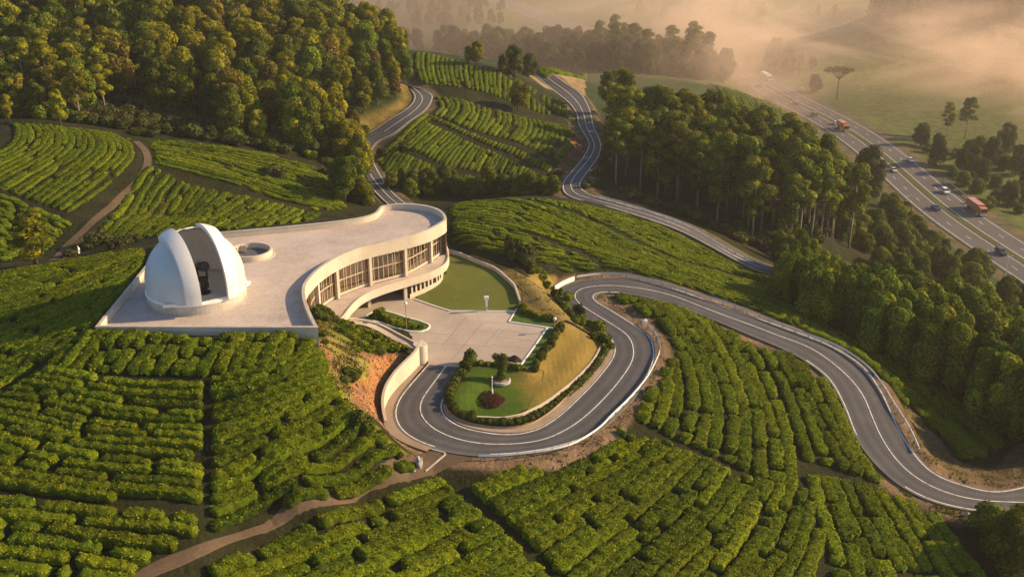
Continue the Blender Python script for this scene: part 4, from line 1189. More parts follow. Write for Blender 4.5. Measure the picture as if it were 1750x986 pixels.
# leaf cards ---------------------------------------------------------
def cards(P, Nrm, size, rg, jit=0.6, aspect=1.0):
    n = len(P)
    Nn = Nrm + rg.normal(size=(n, 3))*jit
    Nn /= np.linalg.norm(Nn, axis=1)[:, None] + 1e-9
    ref = rg.normal(size=(n, 3))
    a = np.cross(Nn, ref); a /= np.linalg.norm(a, axis=1)[:, None] + 1e-9
    b = np.cross(Nn, a)
    s = (size * rg.uniform(0.65, 1.35, n))[:, None] if np.ndim(size) == 0 else (size * rg.uniform(0.65, 1.35, n))[:, None]
    k = s*aspect
    V = np.stack([P - a*s*0.5, P - b*k*0.42 + a*s*0.05, P + a*s*0.5, P + b*k*0.42 + a*s*0.05], 1).reshape(-1, 3)
    Fq = np.arange(n*4).reshape(n, 4)
    return V, Fq
def blob_cards(rg, centres, radii, size, dens=1.3, up_bias=0.25, jit=0.45, tint_dir=0.35, squash=1.0, fill_=0.25):
    """leaf cards over the shells of a cluster of lobes; returns verts, faces, tint"""
    PP, NN, TT = [], [], []
    for cc, rr in zip(centres, radii):
        rr = np.asarray(rr, float) * np.ones(3)
        ar = 4*math.pi*(np.prod(rr)**(2/3))
        n = int(ar*dens/(size*size*0.42))
        d = rg.normal(size=(n, 3)); d[:, 2] += up_bias; d /= np.linalg.norm(d, axis=1)[:, None]
        # lumpy shell
        A = rg.normal(size=(4, 3))*2.2; ph = rg.uniform(0, 6, 4)
        lump = 1 + 0.13*np.sin(d @ A.T + ph).sum(1)/1.6
        rad = lump*np.where(rg.random(n) < fill_, rg.uniform(0.5, 0.95, n), rg.uniform(0.92, 1.06, n))
        PP.append(np.asarray(cc) + d*rr*rad[:, None]); NN.append(d/rr*rr.mean())
        t = rg.uniform(0.15, 0.75, n) + 0.25*rg.normal()*0.6 + 0.12*rg.normal(size=n)
        TT.append(np.clip(t, 0, 1))
    P = np.vstack(PP); Nn = np.vstack(NN); T = np.concatenate(TT)
    V, Fq = cards(P, Nn, size, rg, jit)
    return V, Fq, np.repeat(T, 4)
def shrub_mesh(name, w, d, h, seed, mat, leaf=0.22, lobes=7):
    rg = np.random.default_rng(seed)
    cs, rs = [(0, 0, h*0.45)], [(w*0.42, d*0.42, h*0.47)]
    for i in range(lobes):
        a = 2*math.pi*i/lobes + rg.uniform(-.3, .3)
        cs.append((math.cos(a)*w*0.26, math.sin(a)*d*0.26, h*rg.uniform(0.35, 0.62))); k = rg.uniform(0.2, 0.28); rs.append((w*k, d*k, h*k*1.25))
    V, Fq, T = blob_cards(rg, cs, rs, leaf)
    V[:, 2] = np.maximum(V[:, 2], 0.0)
    return mesh_from(name, V, Fq, mat, False, T)
SHRUB = [shrub_mesh('shrub_crown', 1.0, 1.0, 1.0, 40+i, MT['leaf_hedge'], 0.16) for i in range(4)]
SHRUB_G = [shrub_mesh('shrub_crown', 1.0, 1.0, 1.0, 50+i, MT['leaf_valley'], 0.17) for i in range(4)]
SHRUB_L = [shrub_mesh('shrub_crown', 1.0, 1.0, 1.0, 60+i, MT['leaf_bamboo'], 0.15) for i in range(4)]
def put_shrub(p, w, h, label, group=None, meshes=SHRUB, name='shrub', cat='shrub', d=None, rz=None):
    o = link(name, random.choice(meshes), loc=(p[0], p[1], p[2]-0.08))
    o.scale = (w, d or w, h); o.rotation_euler = (0, 0, random.uniform(0, 6.28) if rz is None else rz)
    return tag(o, label, cat, group)

# clipped hedge round the garden inside the bend
hp = catmull(GL([(803,624),(797,632),(789,642),(781,653),(774,663),(769,676),(768,690),(774,702),(786,711),(800,717),(818,722),(836,724),(852,724),(872,724),(890,722),(908,716),(924,708),(941,698),(958,686),(975,673),(990,660),(1005,645),(1018,629),(1028,614),(1036,601),(1038,590)]), 0.4)
dh = np.r_[0, np.cumsum(np.linalg.norm(np.diff(hp[:, :2], axis=0), axis=1))]
s_, k = 0.0, 0
gap_at = {14, 17}
while s_ < dh[-1]:
    p = np.array([np.interp(s_, dh, hp[:, i]) for i in range(3)]); p[2] = hz(p[0], p[1])
    u, v = to_px(*p)
    early = s_ < dh[-1]*0.30
    w = random.uniform(1.4, 1.75) if early else random.uniform(1.2, 1.5)
    h = random.uniform(1.2, 1.7) if early else random.uniform(0.85, 1.15)
    if k == 0: w, h = 2.1, 2.9
    if k == 1: w, h = 1.9, 2.2
    lab = ('tall bright shrub at the forecourt end of the garden hedge' if k == 0 else
           'second rounded shrub of the garden hedge beside the forecourt' if k == 1 else
           'rounded shrub of the garden hedge beside the lower road arm' if early else
           'clipped shrub of the garden hedge along the foot of the dry grass slope' if u > 900 else
           'clipped shrub of the garden hedge at the bottom of the bend')
    put_shrub(p, w, h, lab, 'hedge shrubs round the garden inside the bend' if k > 1 else None, name='hedge_shrub', cat='hedge shrub')
    s_ += w*0.78; k += 1
# cream edging wall inside that hedge
ed = catmull(GL([(800,714),(830,716),(855,717),(872,715),(893,710),(915,700),(937,687),(957,672),(977,656),(994,640),(1009,624),(1020,608),(1028,592)]), 0.6)
kerb_line(ed, 'garden_edging', 'thin cream edging wall between garden lawn and clipped hedge', 'wall', 0.4, 0.28, MT['cream'], ground=True)
GARD = GL([(797,640),(805,628),(830,626),(868,628),(905,637),(928,640),(925,655),(915,670),(900,700),(872,713),(838,714),(806,711),(784,703),(776,690),(778,674),(787,656)])
struct(sheet('garden_lawn', GARD, MT['garden_grass'], dz=0.09, res=0.8), 'fresh green lawn of the garden inside the bend', 'lawn')
SLOPE = GL([(952,562),(975,556),(1000,570),(1024,585),(1022,604),(1008,622),(992,640),(975,655),(957,670),(937,685),(912,699),(900,703),(916,668),(927,650),(930,635),(918,630),(930,605),(942,582)])
struct(sheet('grass_slope', SLOPE, MT['garden_grass'], dz=0.085, res=0.8), 'dry golden grass slope between hedge and road', 'grass slope')
SL2 = GL([(775,436),(815,447),(850,462),(875,480),(893,497),(893,520),(905,533),(955,546),(985,562),(1012,572),(990,552),(965,527),(940,502),(915,484),(880,463),(840,447),(805,436)])
struct(sheet('grass_bank', SL2, MT['drygrass'], dz=0.07, res=0.8), 'dry grass bank above the lawn wall', 'grass slope')
SL3 = GL([(990,556),(1012,572),(1023,584),(1000,568)])
ledge = catmull(GL([(966,550),(980,556),(998,567),(1012,574),(1024,584)]), 0.5)
kerb_line(ledge, 'stone_ledge', 'dark stone ledge crossing the dry grass slope', 'wall', 0.4, 0.4, MT['mulch'], ground=True)
# straggling shrub rows
def shrub_row(pts, n, w, h, labels, group, meshes=SHRUB, jit=0.5, name='shrub'):
    P = resample(catmull(GL(pts), 0.6), n)
    for i, p in enumerate(P):
        q = p.copy(); q[:2] += RNG.normal(size=2)*jit; q[2] = hz(q[0], q[1])
        put_shrub(q, random.uniform(*w), random.uniform(*h), labels, group, meshes, name=name)
shrub_row([(958,560),(950,575),(940,590),(930,606),(921,622),(914,634)], 12, (1.0,1.5), (1.1,1.9), 'flowering shrub in the strip beside the parking bays', 'shrubs beside the parking bays', SHRUB, 0.2)
shrub_row([(895,527),(900,538),(912,542),(928,546),(946,550)], 9, (1.2,1.8), (0.9,1.7), 'dark shrub in the bed behind the parking bays', 'shrubs behind the parking bays', SHRUB_L, 0.25)
shrub_row([(800,623),(820,623),(845,625),(870,628),(890,632)], 9, (1.0,1.3), (0.7,0.9), 'low clipped shrub between parking bays and garden lawn', 'low shrubs between parking and garden', SHRUB_L, 0.1)
shrub_row([(900,448),(908,462),(925,480),(945,500),(962,520),(978,540),(995,556),(1012,566),(1024,575),(1034,588)], 46, (0.9,1.8), (0.7,1.8), 'scruffy shrub on the bank beside the hairpin', 'scruffy shrubs along the hairpin bank', SHRUB_G+SHRUB_L+SHRUB_L, 0.9)
shrub_row([(872,440),(885,450),(900,452),(915,452)], 9, (1.6,2.6), (2.0,4.0), 'tall scruffy bush at the tea edge above the lawn', 'tall bushes at the tea edge above the lawn', SHRUB_G, 1.0)
shrub_row([(1010,557),(1025,572),(1035,584),(1038,598)], 12, (0.9,1.4), (1.0,2.0), 'bushy shrub between ledge and bend kerb', 'shrubs between ledge and bend kerb', SHRUB_L, 0.5)
for i, (u, v, w, h) in enumerate(((648,543,2.0,1.9),(668,551,1.8,1.0),(686,557,1.8,0.9),(705,560,1.7,0.8),(720,559,1.3,0.6),(660,545,1.5,0.9),(695,551,1.5,0.8),(636,543,1.3,0.8),(677,547,1.4,0.7))):
    p = W(u, v, 0.1)
    put_shrub(p, w, h, 'dark round shrub at the building end of the teardrop planter' if i == 0 else 'low shrub growing in the teardrop planter', None if i == 0 else 'low shrubs in the teardrop planter', SHRUB_L)
for i, (u, v, w, h) in enumerate(((600,560,1.8,1.0),(615,566,1.9,1.1),(630,571,1.7,1.0),(645,578,1.8,1.0),(660,585,1.7,0.9),(677,592,1.6,0.8),(607,572,2.0,1.2),(625,580,1.8,1.0),(642,588,1.6,0.9),(692,597,1.4,0.7),(590,558,1.6,1.3),(596,570,1.5,1.0),(655,592,1.4,0.8))):
    p = G(u, v); put_shrub(p, w, h, 'dense low bush on the bank top beside the ramp', 'low bushes on the bank beside the ramp', SHRUB_L)
for i, (u, v, w, h) in enumerate(((552,575,1.4,1.0),(556,588,1.2,0.8),(596,640,2.3,1.3),(604,650,2.0,1.1),(610,640,1.6,1.0),(590,652,1.6,0.9),(574,668,1.3,0.8),(588,690,1.3,0.8),(604,712,1.4,0.9),(612,726,2.2,2.3),(628,740,2.0,2.1),(642,756,1.5,1.1),(655,765,1.4,1.0),(668,772,1.4,1.0),(682,782,1.3,0.9),(648,742,1.0,0.7),(632,718,0.9,0.6))):
    p = G(u, v); put_shrub(p, w, h, 'tall dark bush on the edge of the yellow bank' if h > 2 else 'sunlit bush on the yellow grass bank below the roof corner', 'tall dark bushes on the yellow bank edge' if h > 2 else 'bushes on the yellow bank', SHRUB)

for u, v, w, h in ((548,534,2.0,1.5),(556,538,2.0,1.4),(546,545,1.9,1.5),(564,543,1.8,1.2),(556,548,1.8,1.3),(572,549,1.6,1.0),(541,540,1.6,1.4)):
    put_shrub(G(u, v), w, h, 'sunlit bush at the left end of the window front', 'bushes at the left end of the window front', SHRUB, name='shrub')
# garden features
p = G(856, 650)
bed = link('stone_bed', None); bed = None
t = thing('tree_ring', 'round pale stone ring under the topiary on the garden lawn', 'tree ring', (p[0], p[1], p[2]))
m = MB(); m.lathe([(1.45,-0.2),(1.45,0.2),(1.2,0.24),(1.2,0.12),(0.001,0.12)], n=36); m.obj('ring', MT['stone'], t)
m = MB(); m.lathe([(0.001,0.14),(1.19,0.14)], n=30); m.obj('gravel', MT['shoulder'], t, fix=False)
tt = thing('topiary_tree', 'two lobed clipped topiary tree on the stone ring', 'topiary', (p[0], p[1], p[2]+0.12))
rg = np.random.default_rng(5)
V, Fq, T = blob_cards(rg, [(0,0,0.5),(0.05,0,1.4),(0.1,0,2.3),(0.15,0,3.1),(-0.75,0,3.75),(0.3,0,3.75),(-0.3,0,3.35)], [(0.75,0.75,0.6),(0.62,0.6,0.8),(0.72,0.65,0.8),(0.8,0.7,0.7),(0.55,0.5,0.5),(0.62,0.6,0.62),(0.6,0.55,0.5)], 0.17)
link('crown', mesh_from('crown', V, Fq, MT['leaf_hedge'], False, T), tt)
m = MB(); m.tube([(0,0,-0.1),(0.03,0,1.6),(0.1,0,3.0)], [0.13,0.1,0.06], 8); m.obj('trunk', MT['bark'], tt)
p = G(840, 684)
t = thing('flower_mound', 'low round mound of copper brown plants on the garden lawn', 'flower bed', p)
rg = np.random.default_rng(6)
V, Fq, T = blob_cards(rg, [(0,0,0.1)], [(2.0,2.0,0.75)], 0.17, dens=1.6)
V[:, 2] = np.maximum(V[:, 2], 0.0)
link('foliage', mesh_from('foliage', V, Fq, MT['leaf_brown'], False, T), t)
m = MB(); m.lathe([(2.1,-0.1),(2.1,0.08),(0.001,0.12)], n=36); m.obj('mulch_bed', MT['mulch'], t)
p = G(841, 676)
t = thing('garden_ornament', 'thin pale garden ornament rising from the copper mound', 'ornament', p)
m = MB(); m.lathe([(0.22,0),(0.22,0.5),(0.12,0.62),(0.16,0.9),(0.07,1.0)], n=14); m.obj('pedestal', MT['white'], t)
m = MB(); m.tube([(0,0,1.0),(0,0,2.9)], [0.06,0.05], 8); m.lathe([(0.001,2.88),(0.12,2.95),(0.12,3.08),(0.001,3.15)], n=12); m.obj('post', MT['white'], t)
p = W(880, 617, 0.03)
t = link('soil_heap', rock_mesh('soil_heap', (1.25,0.6,0.75), 12, mat=MT['mulch']), loc=(p[0], p[1], 0.15)); tag(t, 'dark heap of soil in the corner of the parking bays', 'soil heap')
# small tree on the dry bank and post lamps
def street_lamp(p, h, label, style=0):
    t = thing('lamp_post', label, 'lamp post', p)
    m = MB(); m.tube([(0,0,-0.1),(0,0,h)], [0.07,0.05], 8); m.lathe([(0.16,0),(0.16,0.25),(0.07,0.35)], n=12); m.obj('post', MT['greymetal'] if style != 2 else MT['white'], t)
    m = MB()
    if style == 0: m.lathe([(0.05,h),(0.24,h+0.12),(0.28,h+0.32),(0.2,h+0.5),(0.001,h+0.56)], n=16); m.obj('lamp_head', MT['white'], t)
    elif style == 1:
        m.box((0,0,h),(0.75,0.45,0.55)); m.obj('lamp_head', MT['white'], t); m2 = MB(); m2.box((0,0,h*0.35),(0.34,0.3,h*0.5)); m2.obj('junction_box', MT['white'], t)
    else:
        m.tube([(0,0,h),(0.3,0,h+0.25),(1.3,0,h+0.35)], [0.05,0.05,0.07], 6); m.obj('lamp_arm', MT['white'], t)
    return t
street_lamp(W(695,563,0.1), 4.3, 'slender lamp post with white head in the teardrop planter', 0)
street_lamp(W(831.5,531,0.06), 2.05, 'squat white box lamp at the near edge of the lawn', 1)
street_lamp(W(948,567,0.08), 2.0, 'white globe lamp post in the strip beside the parking bays', 0)

for i, (u, v) in enumerate(((575,550),(585,556),(598,563),(570,556),(612,572),(628,582),(640,592),(655,597),(605,580),(590,572),(580,566),(620,592),(566,568),(672,600),(552,543),(560,548),(600,590),(632,600),(650,604),(612,600))):
    if u < 575: continue
    p = G(u, v); put_shrub(p, random.uniform(1.5, 2.1), random.uniform(0.6, 1.1), 'dense low bush on the bank top beside the ramp', 'low bushes on the bank beside the ramp', SHRUB_L if i % 3 else SHRUB)
def litter(polys, n, size, rg):
    V, Fs, T = [], [], []
    base = [(1,0,0),(-.5,.87,0),(-.5,-.87,0),(0.1,0.1,0.9)]
    k = 0
    for poly in polys:
        x0, y0 = poly[:, :2].min(0); x1, y1 = poly[:, :2].max(0)
        m_ = int(n)
        xs_ = rg.uniform(x0, x1, m_*3); ys_ = rg.uniform(y0, y1, m_*3)
        ok = inpoly(xs_, ys_, poly); xs_, ys_ = xs_[ok][:m_], ys_[ok][:m_]
        zs_ = H(xs_, ys_)
        for x, y, z in zip(xs_, ys_, zs_):
            s = size*rg.lognormal(0, 0.5); a = rg.uniform(0, 6.28)
            for b in base:
                V.append((x+s*(b[0]*math.cos(a)-b[1]*math.sin(a))*rg.uniform(.7, 1.2), y+s*(b[0]*math.sin(a)+b[1]*math.cos(a)), z-0.02+b[2]*s))
            Fs += [(k,k+1,k+3),(k+1,k+2,k+3),(k+2,k,k+3)]; k += 4
    return V, Fs
rg = np.random.default_rng(31)
V, Fs = litter([P3['bank'], P3['verge_in']], 1500, 0.11, rg)
tag(link('rubble', mesh_from('rubble', V, Fs, MT['stone_soil'])), 'loose stones and clods on the bare banks beside the lower bend', 'rubble', kind='stuff')
def weeds(polys, ns, rg, size=0.3):
    PP = []
    for poly, n in zip(polys, ns):
        x0, y0 = poly[:, :2].min(0); x1, y1 = poly[:, :2].max(0)
        xs_ = rg.uniform(x0, x1, n*4); ys_ = rg.uniform(y0, y1, n*4)
        ok = inpoly(xs_, ys_, poly) & (np.sin(xs_*1.3+np.sin(ys_*0.9))+np.sin(ys_*1.7) + rg.normal(size=len(xs_))*0.6 > 0.2)
        xs_, ys_ = xs_[ok][:n], ys_[ok][:n]
        PP.append(np.stack([xs_, ys_, H(xs_, ys_)+0.08], 1))
    P = np.vstack(PP)
    V, Fq = cards(P, np.tile([0, -0.3, 0.6], (len(P), 1)), size, rg, 0.8)
    return mesh_from('weeds', V, Fq, MT['leaf_weed'], False, np.repeat(np.clip(rg.normal(0.5, 0.25, len(P)), 0, 1), 4))
tag(link('weeds', weeds([P3['verge_in'], P3['right_bare'], P3['exit_bare'], gb, P3['bank'], P3['j_bare'], SL2, P3['r_bank']], [2600, 1500, 1200, 4500, 500, 2500, 1800, 500], rg)), 'weeds and dry tufts scattered over the bare verges and banks', 'weeds', kind='stuff')
# ------------------------------------------------------------------ crash barriers
def barrier(pts, label, z_of=None, mat='steel', post_every=2.4, h=0.72, name='crash_barrier', concrete=False):
    P = catmull(pts, 0.5); P = smooth(P, 2)
    root = thing(name, label, 'crash barrier', P[0])
    if concrete:
        m = MB(); a, b = offset(P, -0.14), offset(P, 0.14)
        m.strip(up(a,-0.3), up(a,0.6)); m.strip(up(a,0.6), up(b,0.6)); m.strip(up(b,0.6), up(b,-0.3))
        m.add([tuple(up(a,-0.3)[0]),tuple(up(a,0.6)[0]),tuple(up(b,0.6)[0]),tuple(up(b,-0.3)[0])],[(0,1,2,3)])
        cpart(m, 'wall', MT['white'], root); return root
    prof = [(-0.05,h-0.34),(0.04,h-0.28),(-0.04,h-0.2),(-0.04,h-0.14),(0.04,h-0.06),(-0.05,h)]
    m = MB(); rows = []
    for o_, z_ in prof: rows.append(up(offset(P, o_), z_))
    for a, b in zip(rows[:-1], rows[1:]): m.strip(a, b)
    back = up(offset(P, -0.07), h-0.34), up(offset(P, -0.07), h)
    m.strip(*back); m.strip(rows[0], back[0]); m.strip(rows[-1], back[1])
    cpart(m, 'rail', MT[mat], root)
    d = np.r_[0, np.cumsum(np.linalg.norm(np.diff(P[:, :2], axis=0), axis=1))]
    s = 0.3
    while s < d[-1]:
        q = [np.interp(s, d, P[:, i]) for i in range(3)]
        m = MB(); m.box((q[0], q[1], q[2]-0.5), (0.13, 0.13, 0.5+h+0.06)); cpart(m, 'post', MT['greymetal'], root)
        s += post_every
    return root
def bpts(pts, key, dz=0.0):
    out = []
    A, C, B = ROADS[key]; M = np.vstack([A, B])
    for u, v in pts:
        z = -3.0
        for _ in range(6):
            p = W(u, v, z); z = M[np.argmin(np.linalg.norm(M[:, :2]-p[:2], axis=1)), 2] + dz
        out.append(W(u, v, z))
    return out
barrier(bpts([(818,784),(850,784),(880,781),(910,777.5),(942,773),(974,765),(1000,752),(1026,734),(1045,714),(1062,698),(1076,684),(1092,666),(1108,645),(1120,622),(1127,604),(1126,588),(1118,572),(1106,560),(1096,553)], 'main'), 'long white crash barrier on the outside of the lower bend', mat='white')
barrier(bpts([(948,494),(964,484.5),(981,477.5)], 'main'), 'short white concrete barrier at the hairpin', name='concrete_barrier', concrete=True)
barrier(bpts([(986,477),(1010,473.5),(1036,471.5),(1062,472.5),(1086,476),(1130,488),(1200,509),(1240,521),(1281,535.5),(1334,558),(1382,576),(1419,590),(1451,607),(1484,632),(1508,662),(1530,698),(1553,734),(1571,773)], 'main'), 'steel crash barrier following the long road above the tea strip', mat='steel')
barrier(bpts([(1020,338.5),(1040,343.5),(1060,348.5),(1095,360.5),(1122,368.5),(1150,377),(1172,386),(1192,395.5),(1218,411),(1244,427.5),(1262,437),(1280,446),(1312,459)], 'right'), 'bright crash barrier on the road below the eucalyptus grove', mat='white')
p = G(1103, 552)
t = thing('marker_post', 'bent white rail end and stones at the top of the lower barrier', 'rail end', p)
m = MB(); m.tube([(-0.5,-0.2,0.1),(-0.25,0,0.55),(0.1,0.2,0.65),(0.4,0.3,0.3)], 0.09, 6); m.obj('rail_end', MT['white'], t)
m = MB(); m.box((0.1,0.5,-0.2),(0.4,0.4,0.6),0.4,0.7); m.obj('stone', MT['white'], t)
p = G(135, 433)
t = link('marker_stone', rock_mesh('marker_stone', (0.28,0.25,0.85), 15, mat=MT['white']), loc=(p[0], p[1], p[2]+0.6)); tag(t, 'white upright marker stone beside the track behind the dome', 'marker stone')
# ------------------------------------------------------------------ tea plantation
FIELDS = [
 # key, outline, guide A, guide B, spacing, mean piece length, place text
 ('A', [(-130,735),(0,674),(62,642),(120,620),(150,634),(352,640),(351,866),(0,846),(-130,842)], [(-130,622),(0,640),(180,655),(353,668)], [(-130,800),(0,823),(180,852),(353,872)], 1.95, 8.0, 'in the even rows left of the straight footpath'),
 ('A2', [(-130,852),(0,858),(200,876),(342,890),(344,912),(300,940),(228,984),(215,1012),(-130,1012)], [(-130,846),(0,858),(200,878),(345,893)], [(-130,980),(0,996),(200,1020),(345,1050)], 1.95, 6.0, 'in the lowest rows left of the dirt track'),
 ('B', [(359,640),(450,620),(530,592),(552,600),(562,640),(585,680),(615,715),(655,745),(700,782),(710,792),(700,806),(640,822),(520,853),(430,884),(372,922),(358,912)], [(359,655),(470,628),(560,600),(640,575)], [(355,928),(450,888),(560,847),(725,785)], 1.9, 8.0, 'between the straight footpath and the red bank'),
 ('G', [(40,655),(100,606),(140,584),(165,572),(350,578),(540,588),(546,625),(520,642),(355,646),(150,642),(110,646)], [(10,715),(85,640),(160,560)], [(470,700),(530,640),(585,560)], 1.9, 3.6, 'below the front wall of the roof terrace'),
 ('F', [(-130,470),(0,467),(130,445),(250,428),(246,456),(163,553),(152,576),(108,596),(44,636),(0,664),(-130,730)], [(-130,500),(0,470),(130,449),(262,424)], [(-130,752),(0,668),(80,618),(175,560),(262,500)], 1.45, 7.5, 'on the slope left of the dome terrace'),
 ('C', [(320,1012),(378,970),(480,918),(600,869),(700,834),(752,814),(772,834),(832,884),(902,944),(968,1012)], [(290,990),(480,910),(600,862),(770,794)], [(680,1130),(860,1036),(990,962),(1060,915)], 1.95, 8.5, 'below the dirt track'),
 ('D', [(768,816),(792,790),(860,800),(960,814),(1030,776),(1078,724),(1100,740),(1180,776),(1280,818),(1380,838),(1395,885),(1410,940),(1424,1012),(978,1012),(905,935),(840,874)], [(690,905),(762,868),(860,820),(960,780),(1050,738)], [(1290,1150),(1340,1050),(1388,960),(1405,880),(1420,800)], 1.95, 8.0, 'in the slanting rows below the lower bend'),
 ('E1', [(1046,505),(1085,505),(1150,525),(1212,551),(1290,601),(1318,655),(1350,727),(1368,784),(1374,818),(1368,850),(1280,812),(1190,768),(1098,730),(1088,715),(1122,652),(1152,610),(1134,562),(1085,528)], [(1030,500),(1085,560),(1118,650),(1085,745)], [(1240,545),(1302,600),(1352,710),(1386,860)], 2.0, 9.0, 'in the long rows between bend and footpath'),
 ('E2', [(1297,597),(1345,607),(1385,634),(1416,662),(1436,705),(1458,755),(1496,810),(1526,836),(1460,812),(1380,790),(1356,725),(1331,660)], [(1285,585),(1325,670),(1362,780),(1374,835)], [(1405,630),(1452,720),(1492,790),(1545,850)], 1.95, 8.0, 'between the winding footpath and the long road'),
 ('E3', [(1385,814),(1450,822),(1530,850),(1580,874),(1640,902),(1675,935),(1686,1012),(1436,1012),(1404,905)], [(1384,800),(1410,900),(1448,1020)], [(1545,840),(1620,920),(1700,1020)], 1.95, 8.0, 'in the steep rows below the long road'),
 ('H', [(768,352),(835,344),(900,340),(966,345),(1038,359),(1098,377),(1158,399),(1208,426),(1258,454),(1322,476),(1350,520),(1345,553),(1280,526),(1200,498),(1130,477),(1080,464),(1036,459),(990,463),(972,468),(930,450),(880,438),(830,431),(790,421),(772,416)], [(765,347),(900,334),(980,344),(1100,377),(1212,427),(1350,485)], [(765,438),(880,446),(980,465),(1080,468),(1200,502),(1350,558)], 1.3, 9.0, 'on the hill above the hairpin'),
 ('L', [(1330,548),(1400,576),(1450,600),(1490,630),(1520,668),(1545,690),(1570,708),(1600,742),(1640,784),(1690,790),(1715,765),(1700,730),(1640,690),(1560,640),(1480,600),(1400,555),(1335,515)], [(1330,500),(1420,550),(1520,610),(1620,680),(1730,760)], [(1330,552),(1430,592),(1500,640),(1560,710),(1640,800)], 1.9, 4.6, 'on the strip below the steel crash barrier'),
 ('I', [(-130,205),(0,210),(60,213),(120,220),(185,229),(222,240),(238,263),(231,291),(187,328),(133,370),(120,368),(0,325),(-130,290)], [(20,208),(32,225),(27,245),(0,262),(-80,290)], [(185,226),(236,248),(247,274),(221,305),(128,378)], 1.4, 13.0, 'on the rounded hill at the forest edge'),
 ('I0', [(-130,212),(-10,216),(6,228),(8,248),(-8,262),(-130,285)], [(-130,215),(-60,216)], [(-130,285),(-60,268)], 1.75, 6.0, 'on the rounded hill at the forest edge'),
 ('I2', [(-130,298),(0,334),(116,376),(126,388),(105,404),(85,430),(40,436),(0,452),(-130,466)], [(-130,300),(0,332),(125,380)], [(-130,440),(0,445),(100,450)], 1.75, 5.0, 'below the rounded hill'),
 ('J1', [(250,243),(300,243),(400,255),(500,275),(568,297),(570,320),(608,350),(598,358),(545,360),(480,343),(420,320),(340,298),(264,281),(262,260)], [(240,238),(400,255),(500,272),(575,297)], [(258,282),(340,302),(420,326),(480,348),(600,370)], 1.35, 8.0, 'on the slope beside the earth track'),
 ('J2', [(258,284),(340,303),(420,325),(480,347),(530,362),(598,362),(640,364),(560,376),(450,386),(390,394),(360,392),(330,400),(262,412),(190,412),(150,418),(176,380),(212,342)], [(262,286),(215,345),(165,420)], [(545,366),(500,388),(440,410)], 1.55, 7.0, 'in the hollow behind the roof'),
 ('K1', [(636,262),(668,235),(698,215),(722,196),(742,199),(800,225),(880,253),(956,292),(952,316),(930,328),(820,333),(760,326),(690,328),(668,308),(648,280)], [(640,285),(690,232),(735,195)], [(900,340),(950,312),(975,285)], 1.6, 14.0, 'on the far hill between the two roads'),
 ('K2', [(742,166),(734,194),(800,221),(880,243),(962,284),(974,262),(980,228),(958,214),(900,203),(830,185),(780,169)], [(748,165),(757,182),(742,200)], [(962,212),(988,242),(965,290)], 1.6, 14.0, 'on the far hill between the two roads'),
 ('K3', [(704,89),(760,99),(820,115),(880,135),(938,167),(974,190),(978,210),(930,198),(850,184),(760,166),(740,158),(716,138),(702,120)], [(718,88),(714,115),(722,145)], [(960,170),(980,190),(974,216)], 1.6, 14.0, 'on the far hill between the two roads'),
 ('N', [(1200,142),(1285,168),(1345,194),(1370,224),(1340,240),(1290,226),(1230,192)], [(1205,140),(1238,170),(1255,205)], [(1345,190),(1362,215),(1368,242)], 2.6, 8.0, 'on the misty field beside the highway'),
 ('S', [(920,127),(1000,127),(996,137),(930,136)], [(920,127),(1000,126)], [(925,138),(1000,138)], 2.2, 8.0, 'on the far flat beyond the hill'),
]
PATHS_T = [GL([(880,341),(930,349),(975,362),(1040,390),(1100,420),(1160,446),(1230,464),(1330,490)]), GL([(895,397),(920,404),(948,416)]), GL([(955,420),(990,432),(1018,446)]),
           GL([(650,208),(700,190)]), GL([(735,208),(800,238),(880,272),(940,300)]), GL([(690,260),(760,290),(860,300),(930,318)]), GL([(860,128),(905,160),(960,205)])]
def lerp_rows(ga, gb, spacing):
    n = 160
    A = resample(catmull(GL(ga), 1.5), n); B = resample(catmull(GL(gb), 1.5), n)
    dloc = np.linalg.norm(A[:, :2]-B[:, :2], axis=1)
    d = np.percentile(dloc, 82)
    N_ = max(1, int(d/spacing))
    rel_ = np.clip(dloc/N_/spacing, 0.6, 1.3)
    out = []
    for k in range(N_+1):
        t = k/N_
        wob = (RNG.uniform(-0.12, 0.12) + 0.12*np.sin(np.linspace(0, RNG.uniform(3, 9), n)+RNG.uniform(0, 6)))*spacing
        P = A*(1-t)+B*t
        D = (B-A)[:, :2]; D /= np.linalg.norm(D, axis=1)[:, None]+1e-9
        P = P.copy(); P[:, :2] += D*wob[:, None]
        out.append(np.c_[P, rel_])
    return out
PIECES = []      # (field, path points, half width, height)
for key, poly, ga, gb, sp, ml, place in FIELDS:
    wp = GL(poly)
    for P in lerp_rows(ga, gb, sp):
        L = length(P)
        if L < 1.5: continue
        n = max(4, int(L/0.35))
        P = resample(P, n)
        ok = inpoly(P[:, 0], P[:, 1], wp)
        for tp__ in PATHS_T:
            dd, _ = seg_dist(P[:, 0], P[:, 1], tp__)
            ok &= dd > (1.0 if key != 'H' else 0.9)
        step = L/(n-1)
        i = 0
        while i < n:
            if not ok[i]: i += 1; continue
            want = max(1.2, RNG.lognormal(math.log(ml*1.25), 0.6))
            j = i
            while j < n and ok[j] and (j-i)*step < want: j += 1
            if (j-i)*step > 0.8:
                if RNG.random() > (0.0 if sp > 1.85 else 0.012):
                    PIECES.append((key, P[i:j], sp*(RNG.uniform(0.43, 0.49) if sp > 1.98 else RNG.uniform(0.445, 0.505)), RNG.uniform(0.82, 1.05)*(1.0 if sp > 1.68 else 0.72 if sp > 1.4 else 0.6)))
            gap = RNG.uniform(0.02, 0.16) if RNG.random() < 0.9 else RNG.uniform(0.35, 0.8)
            i = j + max(1, int(gap/step+0.5))
PLACE = {f[0]: f[6] for f in FIELDS}
